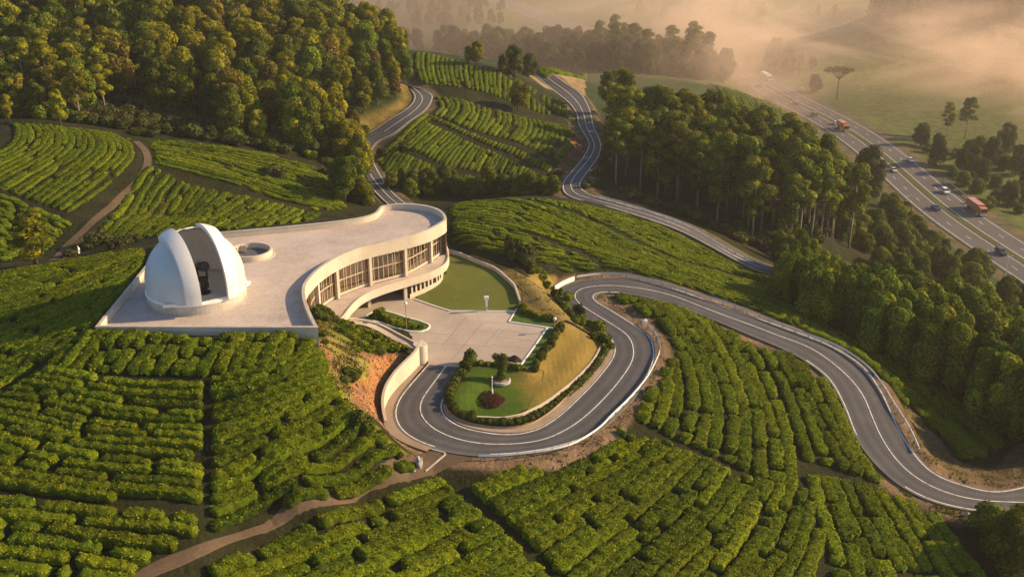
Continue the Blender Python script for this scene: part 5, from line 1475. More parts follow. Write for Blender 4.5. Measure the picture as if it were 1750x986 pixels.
def piece_size(pc):
    c = pc[1][len(pc[1])//2][:3].copy(); c[2] = hz(c[0], c[1])
    u, v = to_px(*c)
    dist = np.linalg.norm(c - np.array([0, 0, CAM_Z]))
    vis = (0 < u < 1750) and (0 < v < 986)
    return length(pc[1])*pc[2]/dist**2 if vis else 0.0
sizes = np.array([piece_size(p) for p in PIECES])
order = np.argsort(-sizes)
SOLO = set(order[:300].tolist())
def bush_geo(pc, near, dist):
    """hedge piece: lumpy swept body and leaf cards on it"""
    key, P, hw, h = pc
    L = length(P); hw = hw*float(np.mean(P[:, 3]))
    step = 0.32 if near else (0.55 if dist < 190 else 0.9)
    n = max(4, int(L/step)+1)
    P = resample(P[:, :3], n)
    P[:, 2] = H(P[:, 0], P[:, 1])
    T = np.gradient(P[:, :2], axis=0); T /= np.linalg.norm(T, axis=1)[:, None]+1e-9
    S = np.stack([-T[:, 1], T[:, 0]], 1)
    nc = 11 if near else (9 if dist < 190 else 7)
    ang = np.linspace(0, math.pi, nc)
    cw = np.sign(np.cos(ang))*np.abs(np.cos(ang))**0.5; ch = np.abs(np.sin(ang))**0.42
    s = np.linspace(0, L, n)
    endk = np.clip(np.minimum(s, L-s)/min(0.6, L*0.4), 0, 1)
    e = np.sqrt(1-(1-endk)**2)*0.6+0.4
    e[[0, -1]] = 0.3
    ph = RNG.uniform(0, 6, 8)
    lw = 1 + 0.10*np.sin(s*1.5+ph[0]) + 0.07*np.sin(s*3.3+ph[1]); lh = 1 + 0.06*np.sin(s*1.7+ph[2]) + 0.06*np.sin(s*3.9+ph[3])
    side_ = hw*0.09*np.sin(s*1.1+ph[4])
    A = (cw[None, :]*hw*(e*lw)[:, None]) + side_[:, None]
    Z = ch[None, :]*h*(e**0.6*lh)[:, None]
    jit = 0.07 if near else 0.06
    A = A + RNG.normal(size=A.shape)*jit; Z = Z*(1+RNG.normal(size=Z.shape)*jit)
    V = np.empty((n, nc, 3))
    V[:, :, 0] = P[:, 0:1]+S[:, 0:1]*A; V[:, :, 1] = P[:, 1:2]+S[:, 1:2]*A; V[:, :, 2] = P[:, 2:3]+Z-0.12
    ii = np.arange(n*nc).reshape(n, nc)
    F_ = np.stack([ii[:-1, :-1], ii[1:, :-1], ii[1:, 1:], ii[:-1, 1:]], -1).reshape(-1, 4)
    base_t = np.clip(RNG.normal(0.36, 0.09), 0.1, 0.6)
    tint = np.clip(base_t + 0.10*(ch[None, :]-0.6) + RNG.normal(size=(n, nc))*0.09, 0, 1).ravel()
    V0 = V.reshape(-1, 3)
    # leaf cards on the body
    dens = 38 if near else (17.0 if dist < 190 else (7.0 if dist < 270 else 2.5))
    m = int(L*hw*3.0*dens)
    if m > 0:
        fi = RNG.integers(0, n-1, m); fc = RNG.integers(0, nc-1, m); a = RNG.random((m, 1)); b = RNG.random((m, 1))
        p00, p10, p01, p11 = V[fi, fc], V[fi+1, fc], V[fi, fc+1], V[fi+1, fc+1]
        Q = p00*(1-a)*(1-b)+p10*a*(1-b)+p01*(1-a)*b+p11*a*b
        nr = np.cross(p10-p00, p01-p00); nr /= np.linalg.norm(nr, axis=1)[:, None]+1e-9
        nr[nr[:, 2] < -0.2] *= -1
        Q = Q + nr*RNG.uniform(0.0, 0.10, (m, 1))
        sz = 0.20 if near else (0.25 if dist < 190 else 0.34)
        CV_, CF = cards(Q, nr+np.array([0, 0, 0.25]), sz, RNG, 0.55)
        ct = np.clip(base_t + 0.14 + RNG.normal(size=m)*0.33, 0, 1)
        F_ = np.vstack([F_, CF+len(V0)]); V0 = np.vstack([V0, CV_]); tint = np.r_[tint, np.repeat(ct, 4)]
    return V0, F_, tint
LABEL_T = {}
bigV, bigF, bigT, off_ = [], [], [], 0
for k, pc in enumerate(PIECES):
    c = pc[1][len(pc[1])//2]
    dist = math.hypot(math.hypot(c[0], c[1]), CAM_Z)
    if k in SOLO:
        V, F_, T = bush_geo(pc, True, dist)
        c0 = np.array([c[0], c[1], hz(c[0], c[1])])
        o = link('tea_bush', mesh_from('tea_bush', V-c0, F_, MT['tea'], False, T), loc=c0)
        L = length(pc[1])
        size = 'long clipped tea hedge' if L > 5.2 else 'clipped tea bush' if L > 2.6 else 'short round tea bush'
        tag(o, f'{size} {PLACE[pc[0]]}', 'tea bush', f'tea bushes {PLACE[pc[0]]}')
    else:
        if sizes[k] == 0 and dist > 160 and c[1] < 0: continue
        V, F_, T = bush_geo(pc, False, dist)
        bigV.append(V); bigF.append(F_+off_); bigT.append(T); off_ += len(V)
o = link('tea_plantation', mesh_from('tea_plantation', np.vstack(bigV), np.vstack(bigF), MT['tea'], False, np.concatenate(bigT)))
tag(o, 'rows of clipped tea covering the hills behind the nearest bushes', 'tea plantation', kind='stuff')
print('tea pieces', len(PIECES), 'faces', len(o.data.polygons), 'solo keys', {k: sum(1 for i in SOLO if PIECES[i][0] == k) for k in PLACE})
# ------------------------------------------------------------------ trees
def limb_mesh(name, limbs, mat, n=7):
    m = MB()
    for pts, rads in limbs: m.tube(pts, rads, n)
    return mesh_from(name, m.v, m.f, mat, True)
def broadleaf(seed, mat, h=13.0, r=4.0, leaf=0.5, lobes=13, low=0.22, dens=1.25, trunkmat='bark'):
    rg = np.random.default_rng(seed)
    cs, rs = [], []
    for i in range(lobes):
        t = (i+0.5)/lobes
        z = h*(low + (0.92-low)*t)
        wid = r*(0.95*math.sin(math.pi*min(1, 0.22+0.70*t))**0.8)
        a = i*2.4 + rg.uniform(-.5, .5); d = wid*rg.uniform(0.35, 0.72)
        cs.append((math.cos(a)*d, math.sin(a)*d, z)); k = r*rg.uniform(0.34, 0.52); rs.append((k, k, k*rg.uniform(0.8, 1.15)))
    cs.append((0, 0, h*0.55)); rs.append((r*0.5, r*0.5, h*0.25))
    V, Fq, T = blob_cards(rg, cs, rs, leaf, dens=dens*1.15, fill_=0.2, jit=0.28, up_bias=0.35)
    crown = mesh_from('crown', V, Fq, mat, False, T)
    limbs = [([(0,0,-0.8),(0.1,0,h*0.3),(0.0,0.15,h*0.7)], [h*0.024, h*0.018, h*0.007])]
    for c in cs[::3]: limbs.append(([(0.05,0,h*0.28),(c[0]*0.5,c[1]*0.5,c[2]*0.8),c], [h*0.012, h*0.008, h*0.003]))
    return limb_mesh('trunk', limbs, MT[trunkmat]), crown
def gum(seed, mat, h=24.0, leaf=0.5, full=False):
    rg = np.random.default_rng(seed)
    cs, rs, limbs = [], [], []
    lean = rg.uniform(-0.6, 0.6, 2)
    base = 0.30 if full else 0.48
    limbs.append(([(0,0,-1.0),(lean[0]*0.3,lean[1]*0.3,h*0.35),(lean[0]*0.7,lean[1]*0.7,h*0.7),(lean[0],lean[1],h*0.92)], [0.34,0.26,0.16,0.05]))
    n = 15
    for i in range(n):
        t = (i+0.4)/n
        z = h*(base+(0.97-base)*t)
        wid = h*0.155*(math.sin(math.pi*min(1.0, 0.25+0.66*t))**0.7)
        a = i*2.4+rg.uniform(-.6, .6); d = wid*rg.uniform(0.45, 1.0)
        c = (lean[0]*t+math.cos(a)*d, lean[1]*t+math.sin(a)*d, z)
        cs.append(c); k = h*rg.uniform(0.055, 0.088); rs.append((k*1.15, k*1.15, k*rg.uniform(0.6, 0.85)))
        if i % 2 == 0: limbs.append(([(lean[0]*t*0.8,lean[1]*t*0.8,z-h*0.14),(c[0]*0.6,c[1]*0.6,z-h*0.05),(c[0],c[1],z-0.2)], [0.12,0.08,0.04]))
    V, Fq, T = blob_cards(rg, cs, rs, leaf, dens=1.35, fill_=0.2, up_bias=0.45, jit=0.26)
    return limb_mesh('trunk', limbs, MT['wood']), mesh_from('crown', V, Fq, mat, False, T)
def bamboo(seed, mat, h=15.0, leaf=0.38):
    rg = np.random.default_rng(seed)
    cs, rs, limbs = [], [], []
    for i in range(10):
        a = i*2.4+rg.uniform(-.4, .4); d = h*(0.04+0.23*math.sqrt((i+0.5)/10)); top = h*rg.uniform(0.72, 1.0)*(1-0.25*(i/10))
        px, py = math.cos(a)*d, math.sin(a)*d
        k = h*rg.uniform(0.085, 0.13)
        cs.append((px, py, top-k*0.9)); rs.append((k, k, k*1.1))
        cs.append((px*1.08, py*1.08, top*0.62)); rs.append((k*0.95, k*0.95, top*0.26))
        cs.append((px*1.15, py*1.15, top*0.28)); rs.append((k*1.0, k*1.0, top*0.26))
        limbs.append(([(px*0.3,py*0.3,-0.8),(px*0.7,py*0.7,top*0.5),(px,py,top*0.9)], [0.12,0.09,0.04]))
    V, Fq, T = blob_cards(rg, cs, rs, leaf, dens=1.3, fill_=0.15, up_bias=0.35, jit=0.24)
    V[:, 2] = np.maximum(V[:, 2], -0.2)
    return limb_mesh('culm', limbs, MT['bark'], 5), mesh_from('crown', V, Fq, mat, False, T)
def flat_top(seed, mat, h=17.0):
    rg = np.random.default_rng(seed)
    cs, rs, limbs = [], [], [([(0,0,-1),(0.2,0,h*0.5),(0,0,h*0.8)], [0.4,0.3,0.15])]
    for i in range(12):
        a = i*2.4; d = h*0.42*math.sqrt((i+.5)/12)
        c = (math.cos(a)*d, math.sin(a)*d, h*(0.93-0.1*(d/h)))
        cs.append(c); rs.append((h*0.11, h*0.11, h*0.05)); limbs.append(([(0,0,h*0.6),(c[0]*.6,c[1]*.6,h*.8),c], [0.15,0.1,0.05]))
    V, Fq, T = blob_cards(rg, cs, rs, 0.6, dens=1.2)
    return limb_mesh('trunk', limbs, MT['bark']), mesh_from('crown', V, Fq, mat, False, T)

KIT = {}
for i in range(4):
    KIT.setdefault('green', []).append(broadleaf(100+i, MT['leaf_forest'], 13, 3.9+0.3*i))
    KIT.setdefault('golden', []).append(broadleaf(110+i, MT['leaf_golden'], 13.5, 3.6+0.3*i))
    KIT.setdefault('gum', []).append(gum(130+i, MT['leaf_gum'], 24, 0.52))
    KIT.setdefault('gumfull', []).append(gum(140+i, MT['leaf_gum'], 24, 0.52, True))
    KIT.setdefault('bamboo', []).append(bamboo(150+i, MT['leaf_bamboo']))
for i in range(3):
    KIT.setdefault('russet', []).append(broadleaf(120+i, MT['leaf_russet'], 12.5, 3.4+0.3*i))
    KIT.setdefault('gumgold', []).append(gum(160+i, MT['leaf_golden'], 22, 0.5, True))
    KIT.setdefault('valley', []).append(broadleaf(170+i, MT['leaf_valley'], 15, 5.0+0.5*i, 0.7, 13, 0.15))
    KIT.setdefault('slope', []).append(broadleaf(180+i, MT['leaf_forest'], 6.5, 3.6+0.3*i, 0.42, 10, 0.12))
    KIT.setdefault('slim', []).append(broadleaf(190+i, MT['leaf_golden'], 10, 1.9+0.15*i, 0.36, 11, 0.16))
KIT['acacia'] = [flat_top(200, MT['leaf_valley'])]
TREE_POS = []
def tree(kind, p, s, label, cat='tree', group=None, name='broadleaf_tree', sz=None, parts=('trunk', 'crown')):
    tr, cr = random.choice(KIT[kind])
    r = thing(name, label, cat, (p[0], p[1], p[2]), random.uniform(0, 6.28), group)
    r.scale = (s, s, s*(sz or random.uniform(0.92, 1.1)))
    link(tr.name.split('.')[0], tr, r); link('crown', cr, r)
    TREE_POS.append((p[0], p[1])); return r
def in_view(p, pad=60, h=12):
    u, v = to_px(p[0], p[1], p[2]); _, vt = to_px(p[0], p[1], p[2]+h)
    return -pad < u < 1750+pad and vt < 1000 and v > -6
def hidden(p, h):
    """is even the top of it behind the ground?"""
    top = np.array([p[0], p[1], p[2]+h*0.8]); cpos = np.array([0, 0, CAM_Z])
    t = np.linspace(0.3, 0.985, 80)[:, None]
    Q = cpos+(top-cpos)*t
    return bool((H(Q[:, 0], Q[:, 1]) > Q[:, 2]).any())
def scatter(x0, x1, y0, y1, step, test):
    out = []
    nyr = int((y1-y0)/step)
    for j in range(nyr):
        for i in range(int((x1-x0)/step)):
            x = x0+(i+0.5*(j % 2))*step+RNG.uniform(-.38, .38)*step; y = y0+j*step+RNG.uniform(-.38, .38)*step
            if test(x, y): out.append(np.array([x, y, hz(x, y)]))
    return out
LM = (ROADS['left'][0]+ROADS['left'][2])/2
LEFT_X = lambda y: np.interp(y, LM[::-1, 1], LM[::-1, 0])
hill_edge = GL([(-200,200),(0,203),(100,209),(185,222),(240,236),(300,238),(400,250),(500,270),(560,288),(585,300)])
def crest_y(x): return np.interp(x, hill_edge[:, 0], hill_edge[:, 1])
CLEAR = GL([(135,196),(170,150),(240,120),(300,125),(345,165),(370,205),(378,242),(300,234),(200,222)])
def f_ok(x, y):
    if y < crest_y(x)+5.5: return False
    if 236 < y < 322 and x > LEFT_X(y)-5.2: return False
    if y >= 322 and x > -33-0.1*(y-322): return False
    return True
cand = scatter(-175, -26, 228, 400, 6.4, f_ok)
cl = lambda p: bool(inpoly(np.array([p[0]]), np.array([p[1]]), CLEAR)[0])
keep = []
for p in cand:
    if cl(p) and random.random() < 0.80: continue
    if in_view(p, 40, 14) and not hidden(p, 14): keep.append(p)
keep.sort(key=lambda p: p[1])
words_ = {'green': 'dark green broadleaf tree', 'golden': 'yellow green sunlit tree', 'russet': 'russet brown leaved tree', 'gumgold': 'tall golden eucalyptus', 'gumfull': 'tall dark eucalyptus'}
def zone(p):
    u, v = to_px(*p)
    if u > 560: return 'above the curving left road'
    if p[1] < crest_y(p[0])+16: return 'along the forest edge above the tea hill'
    if u > 330: return 'on the forest slope right of the clearing'
    return 'on the forest slope left of the clearing'
print('forest', len(keep))
for p in keep[:300]:
    u, v = to_px(*p)
    r = random.random()
    gold = 0.52 if u > 520 else 0.38
    if 40 < u < 190 and p[1] < 285: kind = 'gumgold' if r < 0.45 else 'green'
    else: kind = 'golden' if r < gold else 'green' if r < gold+0.38 else 'russet' if r < gold+0.47 else 'gumgold' if r < 0.97 else 'gumfull'
    s = random.uniform(0.65, 1.2) if 'gum' not in kind else random.uniform(0.62, 0.85)
    if p[1] < crest_y(p[0])+10: s *= 0.8
    if u > 600: s *= 0.85
    w = words_[kind]+' '+zone(p)
    tree(kind, p, s, w, group='forest trees, '+w, name='forest_tree')
# understorey of the clearing and the forest edge
und = [p for p in scatter(-150, -30, 226, 290, 3.3, lambda x, y: y > crest_y(x)+1.5 and (cl((x, y)) or y < crest_y(x)+9 or (x > LEFT_X(y)-13 and x < LEFT_X(y)-4.6))) if p[0] < LEFT_X(p[1])-4.6]
und = [p for p in und if in_view(p, 20, 3) and not hidden(p, 4)]
random.shuffle(und)
print('understorey', len(und))
for p in und[:230]:
    c_ = cl(p)
    put_shrub(p, random.uniform(2.6, 4.6), random.uniform(1.5, 3.6), 'dark leafy bush in the shady forest clearing' if c_ else 'leafy bush along the foot of the forest', 'bushes in the forest clearing' if c_ else 'bushes along the foot of the forest', SHRUB_G if c_ else random.choice([SHRUB, SHRUB_L, SHRUB_G]), name='understorey_bush')
for u, v, s, lab in ((16,205,0.62,'small bright yellow tree by the crest path of the tea hill'),(104,211,0.85,'rounded golden tree standing alone on the crest of the tea hill')):
    tree('slim', G(u, v+3), s, lab, name='forest_tree')
# eucalyptus grove
RM = (ROADS['right'][0]+ROADS['right'][2])/2
GROVE = GL([(1035,292),(1052,322),(1080,336),(1130,348),(1190,374),(1250,402),(1310,428),(1345,432),(1400,425),(1432,418)])
def g_ok(x, y):
    if not (24 < x < 92): return False
    yl = np.interp(x, GROVE[:, 0], GROVE[:, 1])
    d = np.hypot(RM[:, 0]-x, RM[:, 1]-y).min()
    return yl+1 < y < yl+82+(x-25)*0.25 and d > 6.5 and x < 26+0.0+(360-y)*0.62+6
gc = [p for p in scatter(22, 95, 205, 345, 6.6, g_ok) if in_view(p, 20, 22) and not hidden(p, 22)]
print('grove', len(gc))
gc.sort(key=lambda p: p[1])
for p in gc[:200]:
    u, v = to_px(*p)
    front = p[1] < np.interp(p[0], GROVE[:, 0], GROVE[:, 1])+16
    far_ = p[1] > 285
    kind = ('gumfull' if random.random() < 0.75 else 'gum') if front else ('gumgold' if ((p[1] > 268 and u < 1240) and random.random() < 0.7) else 'gumfull' if random.random() < 0.7 else 'gum')  # far crowns get their golden light through the leaf colour
    w = 'tall eucalyptus with bare pale trunk at the near edge of the grove' if front else 'golden topped eucalyptus at the far end of the grove' if kind == 'gumgold' else 'tall dark eucalyptus deep in the grove'
    tree(kind, p, random.uniform(0.76, 1.0)*(0.88 if u < 1120 else 1.0), w, 'eucalyptus', 'grove: '+w, 'eucalyptus_tree')
gs = [p for p in scatter(22, 80, 205, 262, 3.6, lambda x, y: np.interp(x, GROVE[:, 0], GROVE[:, 1])-5 < y < np.interp(x, GROVE[:, 0], GROVE[:, 1])+9 and np.hypot(RM[:, 0]-x, RM[:, 1]-y).min() > 4.6)]
for p in gs[:110]:
    put_shrub(p, random.uniform(2.4, 4.4), random.uniform(1.2, 3.2), 'dark bush under the eucalyptus grove beside the road', 'bushes under the eucalyptus grove', SHRUB_G, name='grove_bush')
for p in GL([(948,312),(955,300),(1000,322),(1012,318),(1020,300),(1030,285),(1035,270),(1038,255)]):
    put_shrub(p, random.uniform(2.5, 3.5), random.uniform(1.5, 2.6), 'bush beside the bends of the right road', 'bushes beside the right road', SHRUB_G, name='roadside_bush')
# bamboo slope
BED = GL([(1338,516),(1400,560),(1480,605),(1560,644),(1640,694),(1700,735),(1745,780)])
BED2 = np.vstack([BED[0]+[-1, 3, 0], BED])
def b_ok(x, y):
    yl = np.interp(x, BED[:, 0], BED[:, 1])
    t = np.interp(x, [BED[0, 0], BED[-1, 0]], [12, 46])
    return BED[0, 0]-1 < x < 112 and yl+2.2 < y < yl+t
bc = [p for p in scatter(50, 116, 120, 245, 6.0, b_ok) if in_view(p, 60, 14) and not hidden(p, 12)]
print('bamboo', len(bc), BED.round(0).tolist())
for p in bc:
    u, v = to_px(*p)
    s = np.interp(u, [1340, 1500, 1700], [0.74, 0.92, 1.08])*random.uniform(0.85, 1.1)
    front = p[1] < np.interp(p[0], BED[:, 0], BED[:, 1])+9
    w = 'billowing bamboo clump at the lower edge of the tea strip' if front else 'bright topped bamboo clump on the slope above the highway'
    tree('bamboo', p, s, w, 'bamboo', 'bamboo slope: '+w, 'bamboo_clump')
for u, v, s in ((1385,412,0.95),(1402,408,0.85),(1365,418,0.9),(1350,408,0.95),(1420,405,0.9),(1435,396,0.85),(1410,390,0.9),(1380,398,0.95),(1445,410,0.7),(1332,400,1.0),(1360,392,0.95),(1395,380,0.9),(1425,375,0.85),(1300,395,0.95),(1320,385,0.95),(1345,372,0.9)):
    w = 'tall eucalyptus with bare pale trunk at the near edge of the grove'
    tree('gum', G(u, v), s, w, 'eucalyptus', 'grove: '+w, 'eucalyptus_tree')
for u, v in ((1375,400),(1390,404),(1405,398),(1360,404),(1420,400),(1345,410),(1385,392),(1410,386),(1435,404),(1330,418),(1350,424),(1372,412)):
    put_shrub(G(u, v), random.uniform(3.0, 4.6), random.uniform(1.6, 3.4), 'dark bush under the eucalyptus grove beside the road', 'bushes under the eucalyptus grove', SHRUB_G, name='grove_bush')
w = 'bright topped bamboo clump where the lower road ends in the thicket'
for u, v, s in ((1342,478,0.6),(1358,492,0.66),(1340,455,0.62),(1376,508,0.66),(1365,478,0.7),(1392,522,0.7),(1385,495,0.75),(1410,515,0.78),(1352,446,0.66),(1380,470,0.7)):
    tree('bamboo', G(u, v), s, w, 'bamboo', 'bamboo slope: '+w, 'bamboo_clump')
# scrub between bamboo, grove and highway
sl = [p for p in scatter(60, 150, 190, 420, 7.6, lambda x, y: x < np.interp(y, HWY[::-1, 1], HWY[::-1, 0])-15.5 and x > 58+0.0*(y) and y > np.interp(x, BED[:, 0], BED[:, 1])+38 and y > np.interp(x, GROVE[:, 0], GROVE[:, 1], right=200)+48 and y < 405)]
sl = [p for p in sl if in_view(p, 20, 6) and not hidden(p, 5)]
print('slope', len(sl))
for p in sl[:150]:
    near_h = p[0] > np.interp(p[1], HWY[::-1, 1], HWY[::-1, 0])-26
    w = 'low round tree beside the near edge of the highway' if near_h else 'low dark tree on the scrub slope below the grove'
    tree('slope', p, random.uniform(0.5, 1.05)*(0.6 if near_h else 1.0), w, 'tree', 'scrub: '+w, 'scrub_tree')
for u, v, s, kind, lab in ((1478,330,1.0,'valley','dark spreading tree standing against the near carriageway'),(1458,345,0.8,'valley','dark tree beside the bare pinkish tree by the highway'),(1400,300,0.8,'slope','grey green bush tree on the slope below the orange truck')):
    tree(kind, G(u, v), s, lab, name='scrub_tree')
p = G(1437, 315)
t = thing('dead_tree', 'bare pinkish dead tree on the slope beside the highway', 'dead tree', p)
rg = np.random.default_rng(77); limbs = [([(0,0,-1),(0.1,0,4),(0,0.2,8)], [0.22,0.16,0.05])]
for i in range(16):
    a = i*2.4; z0 = 2.2+i*0.33; l = rg.uniform(1.2, 2.4)
    limbs.append(([(0.05,0.05,z0),(math.cos(a)*l*0.5,math.sin(a)*l*0.5,z0+1.0),(math.cos(a)*l*0.7,math.sin(a)*l*0.7,z0+2.6)], [0.09,0.06,0.03]))
link('trunk', limb_mesh('trunk', limbs, MT['deadwood'], 5), t)
# far hill and single trees
def one(u, v, kind, s, lab, name='broadleaf_tree', sz=1.0): return tree(kind, G(u, v), s, lab, name=name, sz=sz)
one(62, 452, 'slim', 0.98, 'single bushy tree beside the track left of the dome', sz=0.95).scale = (1.75, 1.75, 0.95)
one(590, 345, 'green', 0.78, 'dark tree with pale trunk behind the roof parapet'); one(607, 335, 'green', 0.7, 'dark rounded tree by the left road behind the roof'); one(578, 330, 'green', 0.55, 'smaller dark tree at the end of the tea slope behind the roof')
one(622, 348, 'slope', 0.8, 'low bushy tree at the foot of the left road')
one(885, 190, 'golden', 0.68, 'pale feathery tree in the fold of the far tea hill')
one(834, 334, 'green', 0.62, 'dark round tree at the foot of the far tea hill'); 
for u, v, s in ((690,318,.7),(712,326,.75),(735,330,.8),(760,322,.75),(782,332,.7),(805,335,.6),(860,334,.75),(882,333,.75),(905,334,.8),(925,330,.6),(945,328,.55),(700,335,.6),(668,320,.5),(770,310,.5)):
    tree('slope', G(u, v), s, 'low dark bush tree along the foot of the far tea hill', 'tree', 'bush trees at the foot of the far tea hill', 'scrub_tree')
for u, v, w, h in ((655,268,3.6,2.6),(690,255,3,2),(560,298,3,2),(463,298,4.2,2.4),(478,303,3.6,2.2)):
    put_shrub(G(u, v), w, h, 'dark bush in the tea on the slope beside the earth track' if u < 500 else 'dark bush beside the left road', None if u < 400 else ('bushes in the tea slope' if u < 500 else 'bushes beside the left road'), SHRUB_G, name='tea_side_bush')
for u, v, w, h in ((160,420,3.2,2.4),(180,415,3.0,2.0),(148,426,2.6,1.6),(200,424,3.2,1.6),(120,438,2.4,1.3),(215,420,2.8,1.8),(232,412,2.6,1.3)):
    put_shrub(G(u, v), w, h, 'dark bush in the bare hollow left of the dome', 'bushes in the hollow left of the dome', SHRUB_G, name='hollow_bush')
p = G(884, 131)
for du, s, lab in ((880,0.72,'dense dark tree on the crest of the far tea hill'),(903,0.6,'smaller dense tree touching the dark tree on the far crest')):
    tree('valley', G(du, 132), s, lab, name='broadleaf_tree', sz=0.85)
one(815, 112, 'golden', 0.55, 'small yellow tree on the crest of the far tea hill'); one(800, 110, 'golden', 0.42, 'short yellow bush tree on the far crest'); one(860, 127, 'russet', 0.5, 'brownish tree on the far crest beside the dark tree')
for u, v, s, lab in ((1686,905,0.62,'rounded dark bush tree below the right road exit'),(1715,960,0.92,'large dark bush tree in the corner below the right road exit'),(1742,915,0.7,'dark bush tree at the right verge below the road')):
    tree('slope', G(u, v), s, lab, name='scrub_tree')
one(1722, 742, 'green', 0.85, 'dark tree at the end of the tea strip by the bare bank')
# misty valley
belt = [p for p in scatter(-60, 150, 420, 660, 8.6, lambda x, y: True)]
def belt_ok(p):
    u, v = to_px(*p)
    if abs(p[0]-np.interp(p[1], HWY[::-1, 1], HWY[::-1, 0])) < 17: return False
    lo = np.interp(u, [690,760,830,920,1010,1100,1200,1290], [84,92,108,124,124,128,138,148])
    hi = np.interp(u, [690,760,850,1000,1150,1290], [52,50,55,70,88,120])
    return 690 < u < 1292 and hi < v < lo and p[0] < np.interp(p[1], HWY[::-1, 1], HWY[::-1, 0])-17 and not hidden(p, 16)
belt = [p for p in belt if belt_ok(p)]
belt.sort(key=lambda p: p[1])
print('belt', len(belt))
for p in belt[:150]:
    u, v = to_px(*p)
    w = 'hazy dark tree of the valley wood behind the far tea hill' if u < 960 else 'misty brown tree of the valley wood before the highway'
    tree('valley' if random.random() < 0.8 or u < 1000 else 'gumfull', p, random.uniform(0.7, 1.05), w, 'tree', 'valley wood: '+w, 'valley_tree')
for u, v, kind, s, lab in ((1618,232,'gumfull',0.62,'slim dark tree, left of two in the misty pasture'),(1648,238,'gum',0.78,'tall loose crowned tree in the misty pasture'),(1572,250,'valley',0.62,'round tree at the highway side of the misty pasture'),(1600,255,'valley',0.42,'low round bush tree before the two pasture trees'),
    (1430,170,'acacia',0.95,'flat topped tree fading into the mist beyond the highway'),(1392,160,'valley',0.62,'leaning misty tree beside the flat topped tree'),(1366,128,'slim',1.2,'slender misty tree beyond the highway bend'),(1388,118,'valley',0.45,'small round misty tree beyond the highway bend'),
    (1320,118,'valley',1.0,'hazy tree behind the white bus'),(1345,124,'valley',0.85,'hazy tree at the highway bend beside the slender tree')):
    tree(kind, G(u, v), s, lab, name='pasture_tree')
rb = [(1585,262),(1610,268),(1632,272),(1655,262),(1672,255),(1640,290),(1660,300),(1680,310),(1700,318),(1690,285),(1715,290),(1735,300),(1700,345),(1722,352),(1740,365),(1742,330),(1668,330),(1645,318),(1628,302),(1718,262),(1740,270),(1752,320),(1752,350),(1600,282),(1690,360)]
for u, v in rb:
    tree('slope' if random.random() < 0.75 else 'valley', G(u, v), random.uniform(0.5, 0.85), 'grey green bush tree in the scrub beyond the far carriageway', 'tree', 'scrub trees beyond the far carriageway', 'valley_scrub_tree')
ft = [(u+random.uniform(-9, 9), v+random.uniform(-3, 3)) for u, v in [(570,22),(585,20),(600,24),(618,22),(640,24),(660,22),(680,26),(700,24),(722,28),(745,30),(765,28),(790,34),(810,36),(835,40),(700,45),(730,44),(1590,40),(1610,44),(1630,38),(1650,45),(1672,42),(1694,36),(1712,48),(1730,44),(1748,40),(1640,28),(1665,24),(1690,20),(1715,24),(1740,22),(1700,92),(1722,96),(1744,94),(1685,88),(1400,28),(1430,24),(1300,30),(1260,24),(1100,30),(1140,36),(1180,24)]]
for u, v in ft:
    tree('valley', G(u, v), random.uniform(0.4, 0.8), 'faint tree on the far left valley fields' if u < 860 else 'faint tree on the far hills behind the mist', 'tree', 'faint far trees left' if u < 860 else 'faint far trees behind the mist', 'far_tree')

for k in range(110):
    u = random.uniform(1480, 1750); v = random.uniform(4, 52)
    tree('valley', G(u, v), random.uniform(0.5, 0.9), 'faint tree on the far hills behind the mist', 'tree', 'faint far trees behind the mist', 'far_tree')
for k in range(40):
    u = random.uniform(540, 860); v = random.choice([14, 20, 40, 44]) + random.uniform(-3, 3)
    tree('valley', G(u, v), random.uniform(0.35, 0.6), 'faint tree on the far left valley fields', 'tree', 'faint far trees left', 'far_tree')
